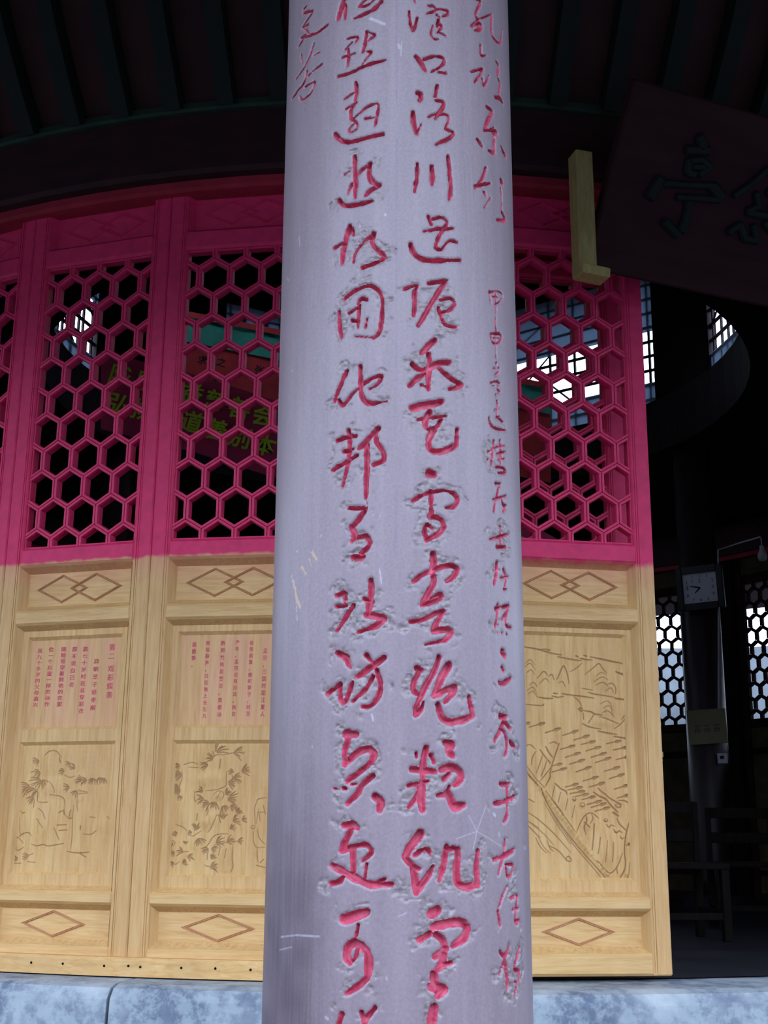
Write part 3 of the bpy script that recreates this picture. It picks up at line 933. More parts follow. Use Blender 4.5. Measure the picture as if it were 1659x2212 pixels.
# sill board in front of the closed leaves
b = MB(); b.lathe([(3.885, 1.079), (3.935, 1.079), (3.935, 1.128), (3.928, 1.138), (3.885, 1.138), (3.885, 1.079)], 54, math.radians(-62), math.radians(4.6), (CX, CY))
t = NT('sill_pine'); M['sill'] = t.out(pine_color(t, (2, 2, 9)), 0.6, 0.2)
sill = setting('trim_4', b, M['sill'], 'pale pine sill board nailed under the closed door leaves', 'sill')
nb = MB(); nb.lathe([(0.0, -0.0022), (0.004, -0.001), (0.0042, 0.0)], 8)
nme = nb.mesh('nail_head', M['dark_wood'])
for px, py in ((9, 2058), (95, 2062), (202, 2073), (262, 2077), (291, 2077), (388, 2076), (466, 2076), (545, 2078)):
    ph = math.atan((px - 829) / 2890.0) * 4.35 / 3.935 - 0.015
    z = 1.113 - 0.004 * random.random()
    link_mesh('nail_head', nme, sill, ring(ph, 3.936, z), (math.radians(-90), 0, ph))


# ------------------------------------------------------------------ rest of the ring: far leaves
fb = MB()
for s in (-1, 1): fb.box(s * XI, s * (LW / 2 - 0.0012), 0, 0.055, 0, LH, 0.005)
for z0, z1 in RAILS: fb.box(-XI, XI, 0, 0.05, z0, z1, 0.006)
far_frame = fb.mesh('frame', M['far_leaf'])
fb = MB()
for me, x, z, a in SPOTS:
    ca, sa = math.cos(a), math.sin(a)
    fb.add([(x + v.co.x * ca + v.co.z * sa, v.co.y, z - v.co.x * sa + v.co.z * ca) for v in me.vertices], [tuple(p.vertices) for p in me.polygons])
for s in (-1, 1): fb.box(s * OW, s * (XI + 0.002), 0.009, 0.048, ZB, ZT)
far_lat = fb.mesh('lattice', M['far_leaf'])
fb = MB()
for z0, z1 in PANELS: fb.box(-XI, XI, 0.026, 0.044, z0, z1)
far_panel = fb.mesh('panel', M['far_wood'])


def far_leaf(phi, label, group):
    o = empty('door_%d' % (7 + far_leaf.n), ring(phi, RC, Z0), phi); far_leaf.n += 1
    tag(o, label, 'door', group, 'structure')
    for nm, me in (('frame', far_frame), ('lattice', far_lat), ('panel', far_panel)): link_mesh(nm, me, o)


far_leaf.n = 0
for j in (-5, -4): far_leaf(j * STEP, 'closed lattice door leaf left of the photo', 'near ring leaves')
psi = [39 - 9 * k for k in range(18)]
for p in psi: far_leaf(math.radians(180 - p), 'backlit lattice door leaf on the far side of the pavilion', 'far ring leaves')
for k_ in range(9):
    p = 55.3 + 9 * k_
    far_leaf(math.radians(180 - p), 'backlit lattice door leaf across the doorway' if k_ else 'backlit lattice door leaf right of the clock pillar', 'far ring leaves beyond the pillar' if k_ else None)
# solid posts closing the ring
posts = [(180 - 50.75, 180 - 43.55), (-61.4, -49.6), (40.6, 48.1)]
for i, (a, b_) in enumerate(posts):
    b = MB(); b.lathe([(3.80, 1.06), (3.93, 1.06), (3.93, 3.945), (3.80, 3.945), (3.80, 1.06)], 6, math.radians(a), math.radians(b_), (CX, CY))
    setting('wall_post_%d' % (i + 1), b, M['dark_wood'], ('dark timber wall post behind the clock pillar', 'dark timber wall post at the far left of the ring', 'dark timber wall post at the right side of the doorway')[i], 'post')

b = MB(); b.lathe([(3.80, 1.05), (3.92, 1.05), (3.92, 1.10), (3.80, 1.10), (3.80, 1.05)], 110, math.radians(41), math.radians(298), (CX, CY))
setting('trim_7', b, M['dark_wood'], 'dark threshold under the far lattice door leaves', 'threshold')

# ------------------------------------------------------------------ inner pillars, drum and clerestory
RD = 2.6
PIERS = [(64, 7), (13, 4), (-17, 5), (-42, 6), (-59, 7), (-86, 2), (-112, 7), (-147, 3), (-182, 7), (-210, 3), (-238, 7), (-267, 2)]
for i, (p, hw_) in enumerate(PIERS):
    if p not in (64, 13, -17, -59): continue
    x, y, _ = ring(math.radians(180 - p), RD)
    o = empty('pillar', (x, y, 1.05))
    lab = 'dark round pillar carrying the square clock' if i == 0 else 'dark round pillar inside the pavilion'
    tag(o, lab, 'pillar', 'inner pillars' if i else None)
    b = MB(); b.lathe([(0, 0), (0.23, 0), (0.24, 0.05), (0.22, 0.13), (0.17, 0.15), (0, 0.15)], 20); b.build('pillar_base', M['floor'], o, True)
    b = MB(); b.lathe([(0, 0.15), (0.145, 0.15), (0.150, 0.25), (0.142, 3.5), (0, 3.5)], 24); b.build('shaft', M['pillar'], o, True)
b = MB(); b.lathe([(2.38, 4.52), (2.74, 4.52), (2.74, 4.95), (2.38, 4.95), (2.38, 4.52)], 64, c=(CX, CY))
setting('trim_5', b, M['dark_wood'], 'dark inner ring beam under the clerestory windows', 'beam')
b = MB(); b.lathe([(2.38, 6.20), (2.70, 6.20), (2.70, 6.60), (2.38, 6.60), (2.38, 6.20)], 64, c=(CX, CY))
setting('trim_6', b, M['dark_wood'], 'dark ring beam above the clerestory windows', 'beam')
b = MB(); b.lathe([(2.62, 6.58), (1.6, 7.4), (0.0, 8.1)], 48, c=(CX, CY)); b.lathe([(3.05, 6.21), (2.6, 6.85), (1.6, 7.65), (0.0, 8.4)], 48, c=(CX, CY))
setting('ceiling_upper', b, M['dark_wood'], 'dark conical inner ceiling above the clerestory', 'ceiling')
b = MB(); b.lathe([(2.70, 6.26), (3.02, 6.20), (3.05, 6.21)], 64, c=(CX, CY))
setting('soffit', b, M['soffit'], 'pale eave soffit outside the clerestory windows', 'soffit')
for i, (p, hw_) in enumerate(PIERS):
    b = MB(); b.lathe([(2.55, 4.93), (2.66, 4.93), (2.66, 6.22), (2.55, 6.22), (2.55, 4.93)], 6, math.radians(180 - p - hw_), math.radians(180 - p + hw_), (CX, CY))
    setting('wall_pier_%d' % (i + 1), b, M['dark_wood'], 'dark timber pier between clerestory windows', 'pier')['group'] = 'clerestory piers'
zc0, zc1 = 4.94, 6.21
NR = 10
for i, (p, hw_) in enumerate(PIERS):
    p2, hw2 = PIERS[(i + 1) % len(PIERS)]
    if p2 > p: p2 -= 360
    c0, c1 = 180 - (p - hw_), 180 - (p2 + hw2)
    mid = math.radians((c0 + c1) / 2); half = math.radians((c1 - c0) / 2)
    wl = RD * math.sin(half); rr = RD * math.cos(half)
    o = empty('window_%d' % (i + 1), ring(mid, rr, 0), mid)
    tag(o, 'clerestory window of small panes high inside the pavilion', 'window', 'clerestory windows', 'structure')
    b = MB()
    for s in (-1, 1): b.box(s * (wl - 0.03), s * wl, -0.02, 0.03, zc0, zc1)
    b.box(-wl, wl, -0.02, 0.03, zc0, zc0 + 0.03); b.box(-wl, wl, -0.02, 0.03, zc1 - 0.03, zc1)
    b.build('window_frame', M['muntin'], o)
    dz = (zc1 - zc0) / NR
    bm_h = MB(); bm_h.box(-wl + 0.03, wl - 0.03, -0.008, 0.012, -0.010, 0.010); bh = bm_h.mesh('glazing_bar', M['muntin'])
    for k_ in range(1, NR): link_mesh('glazing_bar', bh, o, (0, 0, zc0 + dz * k_))
    wide = wl > 0.3
    cols = [-wl + 0.075, -wl + 0.22, -wl + 0.42, -0.12, 0.12, wl - 0.42, wl - 0.22, wl - 0.075] if wide else [0.0]
    bm_v = MB(); bm_v.box(-0.010, 0.010, -0.006, 0.010, zc0 + 0.03, zc1 - 0.03); bv = bm_v.mesh('glazing_bar', M['muntin'])
    for x in cols: link_mesh('glazing_bar', bv, o, (x, 0, 0))
    for (xa, za, xb, zb) in () if not wide else ((-0.5, 0.36, -0.12, 0.62), (0.12, 0.58, 0.48, 0.34), (-0.12, 0.18, 0.12, 0.36), (0.12, 0.84, 0.5, 0.66), (-0.52, 0.86, -0.2, 0.70)):
        b = MB(); b.tube([(xa, 0, zc0 + za * (zc1 - zc0)), (xb, 0, zc0 + zb * (zc1 - zc0))], 0.009, 4); b.build('glazing_bar', M['muntin'], o)
    for q0, q1 in ((zc0 + 0.03, 5.21), (5.66, zc1 - 0.03)):
        b = MB(); b.box(-wl + 0.03, wl - 0.03, 0.013, 0.016, q0, q1); b.build('frosted_pane', M['frost'], o)

# ------------------------------------------------------------------ banners
YB = 6.55
ctr = [(215, 842), (420, 893), (600, 950), (800, 1040), (1000, 1140), (1230, 1262)]


def bpoint(px, off, dy=0.0):
    for (a, b_) in zip(ctr[:-1], ctr[1:]):
        if px <= b_[0] or b_ is ctr[-1]:
            f = (px - a[0]) / (b_[0] - a[0]); y = a[1] + (b_[1] - a[1]) * f; break
    return at_y(px, y + off, YB + dy)


b = MB(); nb_ = 60
for i in range(nb_ + 1):
    px = 218 + (1230 - 218) * i / nb_
    for j in range(7):
        f = j / 6
        b.v.append(tuple(bpoint(px, -84 + 168 * f, 0.02 * math.sin(i * 0.55) + 0.03 * f)))
for i in range(nb_):
    for j in range(6):
        b.f.append((i * 7 + j, (i + 1) * 7 + j, (i + 1) * 7 + j + 1, i * 7 + j + 1))
bo = empty('cloth_banner', (float(at_y(700, 1000, YB)[0]), YB, float(bpoint(700, 0)[2])))
tag(bo, 'wine red cloth banner with lime green lettering hanging inside behind the lattice', 'banner')
inv = Matrix.Translation(bo.location).inverted()
me = b.mesh('cloth', M['banner'], True); me.transform(inv); link_mesh('cloth', me, bo)


def banner_char(ch, px, off, size, ang, y, mat, dest, name='lettering'):
    b = MB(); text_column(ch, size, 0, 0, b, 1.0, bold=size * 0.022)
    c = bpoint(px, off) if dest is bo else at_y(px, off, y)
    me = b.mesh(name, mat)
    me.transform(Matrix.Translation((0, 0, -0.36 * size)))
    me.transform(Matrix.Rotation(ang, 4, 'Y'))
    me.transform(Matrix.Translation((float(c[0]), y, float(c[2]))))
    me.transform(Matrix.Translation(dest.location).inverted())
    link_mesh(name, me, dest)


for i, ch in enumerate('陇县公益慈善会'): banner_char(ch, 262 + 51.5 * i, -38, 0.128, math.radians(14), YB - 0.03, M['banner_text'], bo)
for i, ch in enumerate('弘扬孝道善别本'): banner_char(ch, 258 + 52.5 * i, 24, 0.128, math.radians(14), YB - 0.03, M['banner_text'], bo)
for i, ch in enumerate('文化'): banner_char(ch, 1140 + 46 * i, -30, 0.118, math.radians(26), YB - 0.03, M['banner_text'], bo)
for i, ch in enumerate('传承'): banner_char(ch, 1136 + 46 * i, 36, 0.118, math.radians(26), YB - 0.03, M['banner_text'], bo)

YC = 7.3
co = empty('hanging_cloth', tuple(float(q) for q in at_y(700, 800, YC)))
tag(co, 'dull green and red hanging cloth with black characters above the banner', 'cloth')


def strip(name, x0, x1, off0, off1, mat, dy):
    b = MB(); n = 50
    for i in range(n + 1):
        px = x0 + (x1 - x0) * i / n
        for off in (off0, off1):
            p = at_y(px, 705 + (px - 450) * 0.2 + off, YC + dy + 0.03 * math.sin(i * 0.9))
            b.v.append(tuple(p))
    for i in range(n): b.f.append((2 * i, 2 * i + 2, 2 * i + 3, 2 * i + 1))
    me = b.mesh(name, mat, True); me.transform(Matrix.Translation(co.location).inverted()); return link_mesh(name, me, co)


strip('green_band', 385, 1190, -14, 42, M['cloth_green'], 0.0)
strip('red_edge', 385, 1190, -24, -12, M['cloth_red'], -0.03)
strip('red_cloth', 385, 1190, 40, 190, M['cloth_red'], 0.02)
for ch, px, py in (('求', 437, 778), ('不', 465, 823), ('之', 478, 783), ('张', 560, 800)):
    banner_char(ch, px, py, 0.062, math.radians(12), YC - 0.09, M['ink'], co, 'ink_character')

# ------------------------------------------------------------------ things on and by the clock pillar
pcx, pcy, _ = ring(math.radians(180 - 64), RD)
nd = Vector((-0.45, -0.89, 0)).normalized()
rzf = math.atan2(nd.x, -nd.y)


def on_pillar(px, py, gap):
    base = Vector((pcx, pcy, 0)) + nd * (0.152 + gap)
    d = ray(px, py); nn = np.array(nd)
    tt = ((np.array(base) - _C) @ nn) / (d @ nn); p = _C + d * tt
    return Vector((float(p[0]), float(p[1]), float(p[2])))


c = on_pillar(1514, 1271, 0.0)
o = empty('wall_clock', c, rzf); o.rotation_euler = (0, math.radians(-2), rzf)
tag(o, 'square wall clock with dark frame and pale face hung on the pillar', 'clock')
b = MB()
for s in (-1, 1):
    b.box(s * 0.125, s * 0.175, -0.045, 0.0, -0.165, 0.165, 0.008)
    b.box(-0.125, 0.125, -0.045, 0.0, s * 0.115, s * 0.165, 0.0)
b.build('clock_frame', M['clock_frame'], o)
b = MB(); b.box(-0.126, 0.126, -0.025, -0.003, -0.116, 0.116); b.build('clock_face', M['clock_face'], o)
for i in range(12):
    a = math.radians(30 * i); q = 1 / max(abs(math.sin(a)), abs(math.cos(a)))
    b = MB(); text_column(str(12 if i == 0 else i), 0.034, math.sin(a) * 0.095 * q, math.cos(a) * 0.088 * q - 0.012, b, y=-0.0265); b.build('numeral', M['ink'], o)
for a, l in ((285, 0.075), (228, 0.055)):
    a = math.radians(a)
    b = MB(); b.tube([(0, -0.029, 0), (math.sin(a) * l, -0.029, math.cos(a) * l)], [0.006, 0.003], 6); b.build('clock_hand', M['ink'], o)
c = on_pillar(1528, 1570, 0.0)
o = empty('notice_board', c, rzf); o.rotation_euler = (0, math.radians(-2), rzf)
tag(o, 'small yellowed notice board on the pillar below the clock', 'notice')
b = MB(); b.box(-0.14, 0.14, -0.012, 0.0, -0.125, 0.125, 0.003); b.build('board', M['notice'], o)
for i in range(3):
    x = -0.07 + 0.07 * i
    b = MB()
    for (x0, x1, z0, z1) in ((-0.022, 0.022, 0.016, 0.022), (-0.004, 0.003, -0.03, 0.02), (-0.024, 0.020, -0.008, -0.003), (-0.02, -0.012, -0.03, -0.006), (0.012, 0.02, -0.028, -0.006)):
        b.box(x + x0, x + x1, -0.0128, -0.0118, z0 - 0.01, z1 - 0.01)
    b.build('lettering', M['faded_ink'], o)
c = on_pillar(1561, 1638, -0.01)
o = empty('paper_card', c, rzf)
tag(o, 'small white card hanging low on the clock pillar', 'card')
b = MB(); b.box(-0.036, 0.036, -0.004, 0.0, -0.036, 0.036); b.build('card', M['clock_face'], o)
b = MB(); b.tube([(0, -0.002, 0.036), (0, -0.001, 0.075)], 0.0015, 5); b.build('string', M['ink'], o)
b = MB(); b.box(-0.018, 0.012, -0.0055, -0.0042, -0.005, 0.018); b.build('printed_mark', M['ink'], o)
pts = [on_pillar(1552, 1560, -0.03), on_pillar(1552, 1330, -0.03), on_pillar(1551, 1188, -0.02), Vector(at_y(1600, 1172, 8.9)), Vector(at_y(1642, 1160, 8.7))]
b = MB(); b.tube(pts, 0.006, 6); o = b.build('lamp_cable', M['cable']); tag(o, 'thin pale cable running up the clock pillar and across', 'cable')
p = Vector(at_y(1644, 1162, 8.7))
o = empty('hanging_bulb', p); tag(o, 'dim unlit bulb hanging from the pale cable', 'bulb')
b = MB(); b.tube([(0, 0, 0), (0, 0, -0.07)], 0.004, 6); b.build('cord', M['cable'], o)
b = MB(); b.lathe([(0.0, -0.055), (0.016, -0.06), (0.017, -0.09), (0.032, -0.12), (0.034, -0.14), (0.024, -0.165), (0, -0.172)], 14); b.build('bulb', M['cable'], o, True)


# ------------------------------------------------------------------ low chairs beyond the doorway
def low_chair(loc, rz, label):
    o = empty('low_chair', loc, rz); tag(o, label, 'chair')
    b = MB(); b.box(-0.2, 0.2, -0.19, 0.19, 0.33, 0.36, 0.006); b.build('seat', M['stool'], o)
    for sx in (-1, 1):
        b = MB(); b.box(sx * 0.155, sx * 0.195, -0.185, -0.145, 0, 0.33, 0.004); b.build('leg', M['stool'], o)
        b = MB(); b.box(sx * 0.155, sx * 0.195, 0.145, 0.185, 0, 0.33, 0.004); b.build('leg', M['stool'], o)
        b = MB(); b.box(sx * 0.16, sx * 0.19, 0.15, 0.18, 0.36, 0.66, 0.004); b.build('back_post', M['stool'], o)
        b = MB(); b.box(sx * 0.162, sx * 0.188, -0.145, 0.145, 0.12, 0.145); b.build('stretcher', M['stool'], o)
    b = MB(); b.box(-0.155, 0.155, -0.175, -0.155, 0.10, 0.13); b.build('stretcher', M['stool'], o)
    for z in (0.46, 0.60):
        b = MB(); b.box(-0.16, 0.16, 0.155, 0.175, z, z + 0.06, 0.004); b.build('back_slat', M['stool'], o)


low_chair((float(at_y(1468, 2020, 6.4)[0]), 6.4, 1.081), 0.15, 'low wooden chair just beyond the boat and arrows door')
low_chair((float(at_y(1622, 2020, 7.3)[0]), 7.3, 1.081), -0.1, 'low wooden chair in the dark doorway at the right')

# ------------------------------------------------------------------ name board over the doorway
P0 = Vector((0.71905536, 4.13184617, 3.52565565)); TH = math.radians(23)
dv = Vector((math.cos(TH), math.sin(TH), 0)); nv = Vector((math.sin(TH), -math.cos(TH), 0))
upv = (nv * 0.36 + Vector((0, 0, 0.56))); BH = upv.length; upv.normalize(); fv = dv.cross(upv).normalized()
if fv.dot(nv) < 0: fv = -fv
o = empty('name_board', P0)
mb_ = Matrix.Identity(4)
for i in range(3): mb_[i][0] = dv[i]; mb_[i][1] = -fv[i]; mb_[i][2] = upv[i]; mb_[i][3] = P0[i]
o.matrix_world = mb_
tag(o, 'dark maroon name board with black characters leaning out over the doorway', 'sign')
b = MB(); b.box(0, 2.05, 0.0, 0.05, 0, BH, 0.008); b.build('board', M['plaque'], o)


def plaque_uv(px, py):
    d = ray(px, py); nn = np.array(fv); p = _C + d * (((np.array(P0) - _C) @ nn) / (d @ nn))
    r = Vector(p) - P0
    return r.dot(dv), r.dot(upv)


def stroke_glyph(name, s, ox, oy, k):
    b = MB()
    for wd, pts in parse(s, ox, oy, k):
        q = [plaque_uv(*p) for p in pts]; hw = wd / 600 * 0.5 * 1.35
        n = len(q)
        for i in range(n - 1):
            (x0, z0), (x1, z1) = q[i], q[i + 1]
            L = math.hypot(x1 - x0, z1 - z0); ang = math.atan2(x1 - x0, z1 - z0)
            Mx = Matrix.Translation(((x0 + x1) / 2, 0, (z0 + z1) / 2)) @ Matrix.Rotation(ang, 4, 'Y')
            b.box(-hw, hw, -0.016 - 0.0005 * i, 0.001, -L / 2 - hw * 0.55, L / 2 + hw * 0.55, hw * 0.45 if hw * 0.45 < 0.0085 else 0.0085, Mx)
    return b.build(name, M['plaque_ink'], o)


kq = 319 / 1568
stroke_glyph('carved_character', '90: 830,320 870,440 | 80: 700,460 930,470 | 70: 720,570 700,700 780,720 | 60: 720,580 850,560 940,640 830,720 | 50: 760,640 880,640 | 110: 420,780 310,950 | 60: 430,810 700,830 980,840'
             '| 100: 970,850 1060,960 | 60: 600,960 780,970 1040,990 | 80: 720,1010 690,1180 640,1320 | 80: 600,1360 460,1220', 1340, 230, kq)
stroke_glyph('carved_character', '60: 1200,940 1380,820 1560,660 | 60: 1430,920 1460,1050 1340,1110 | 70: 1340,1120 1540,1160 | 70: 1140,1330 1260,1250 1310,1400 1440,1420 | 60: 1400,1260 1430,1400 | 60: 1520,1240 1600,1330 | 60: 1560,660 1700,800 | 70: 1560,900 1680,1000 | 60: 1600,1060 1600,1340', 1340, 230, kq)
stroke_glyph('carved_character', '60: 2150,420 2190,560 | 60: 2000,560 2360,560 | 60: 2010,700 2350,690 | 70: 2190,560 2150,900 1990,1200 | 70: 2190,760 2290,960 2420,1150', 1340, 230, kq)

o = empty('wood_bracket', tuple(float(q) for q in at_y(1262, 606, 4.02)))
tag(o, 'raw yellow wooden bracket holding the corner of the name board', 'bracket')
bx = o.location
pa = Vector(at_y(1252, 336, 4.03)) - Vector(bx); pb = Vector(at_y(1262, 600, 4.03)) - Vector(bx)
b = MB()
L = (pa - pb).length; ang = math.atan2(pa.x - pb.x, pa.z - pb.z)
Mx = Matrix.Translation((pa + pb) / 2) @ Matrix.Rotation(ang, 4, 'Y') @ Matrix.Rotation(math.radians(16), 4, 'Z')
b.box(-0.033, 0.033, -0.04, 0.03, -L / 2, L / 2, 0.004, Mx); b.build('post', M['bracket'], o)
b = MB(); Mx = Matrix.Translation(pb + Vector((0.02, -0.03, 0.0))) @ Matrix.Rotation(math.radians(4), 4, 'Y') @ Matrix.Rotation(math.radians(16), 4, 'Z')
b.box(-0.05, 0.055, -0.04, 0.04, -0.018, 0.018, 0.004, Mx); b.build('foot', M['bracket'], o)


# ------------------------------------------------------------------ the carved column
CR = 0.2
CYC = 1.98
KX = (0.01655901 - 0.0277624) / (3.00727785 - 1.24745058)


def axis_x(z): return 0.0277624 + KX * (z - 1.24745058)


def on_column(px, py):
    """photo position -> (arc length, height, metres per pixel) on the column's skin"""
    d = ray(px, py)
    # axis leans a little: x_a = a0 + KX*z
    a0 = axis_x(0.0)
    ox, oy = 0.0 - a0 - KX * EYE, 0.0 - CYC
    dx, dy = d[0] - KX * d[2], d[1]
    A = dx * dx + dy * dy; B = 2 * (ox * dx + oy * dy); Cc = ox * ox + oy * oy - CR * CR
    D = B * B - 4 * A * Cc
    if D < 0: D = 0
    tt = (-B - math.sqrt(D)) / (2 * A)
    z = EYE + d[2] * tt; x = ox + dx * tt; y = oy + dy * tt
    al = math.atan2(x, -y)
    return CR * al, z, tt / FPX, al


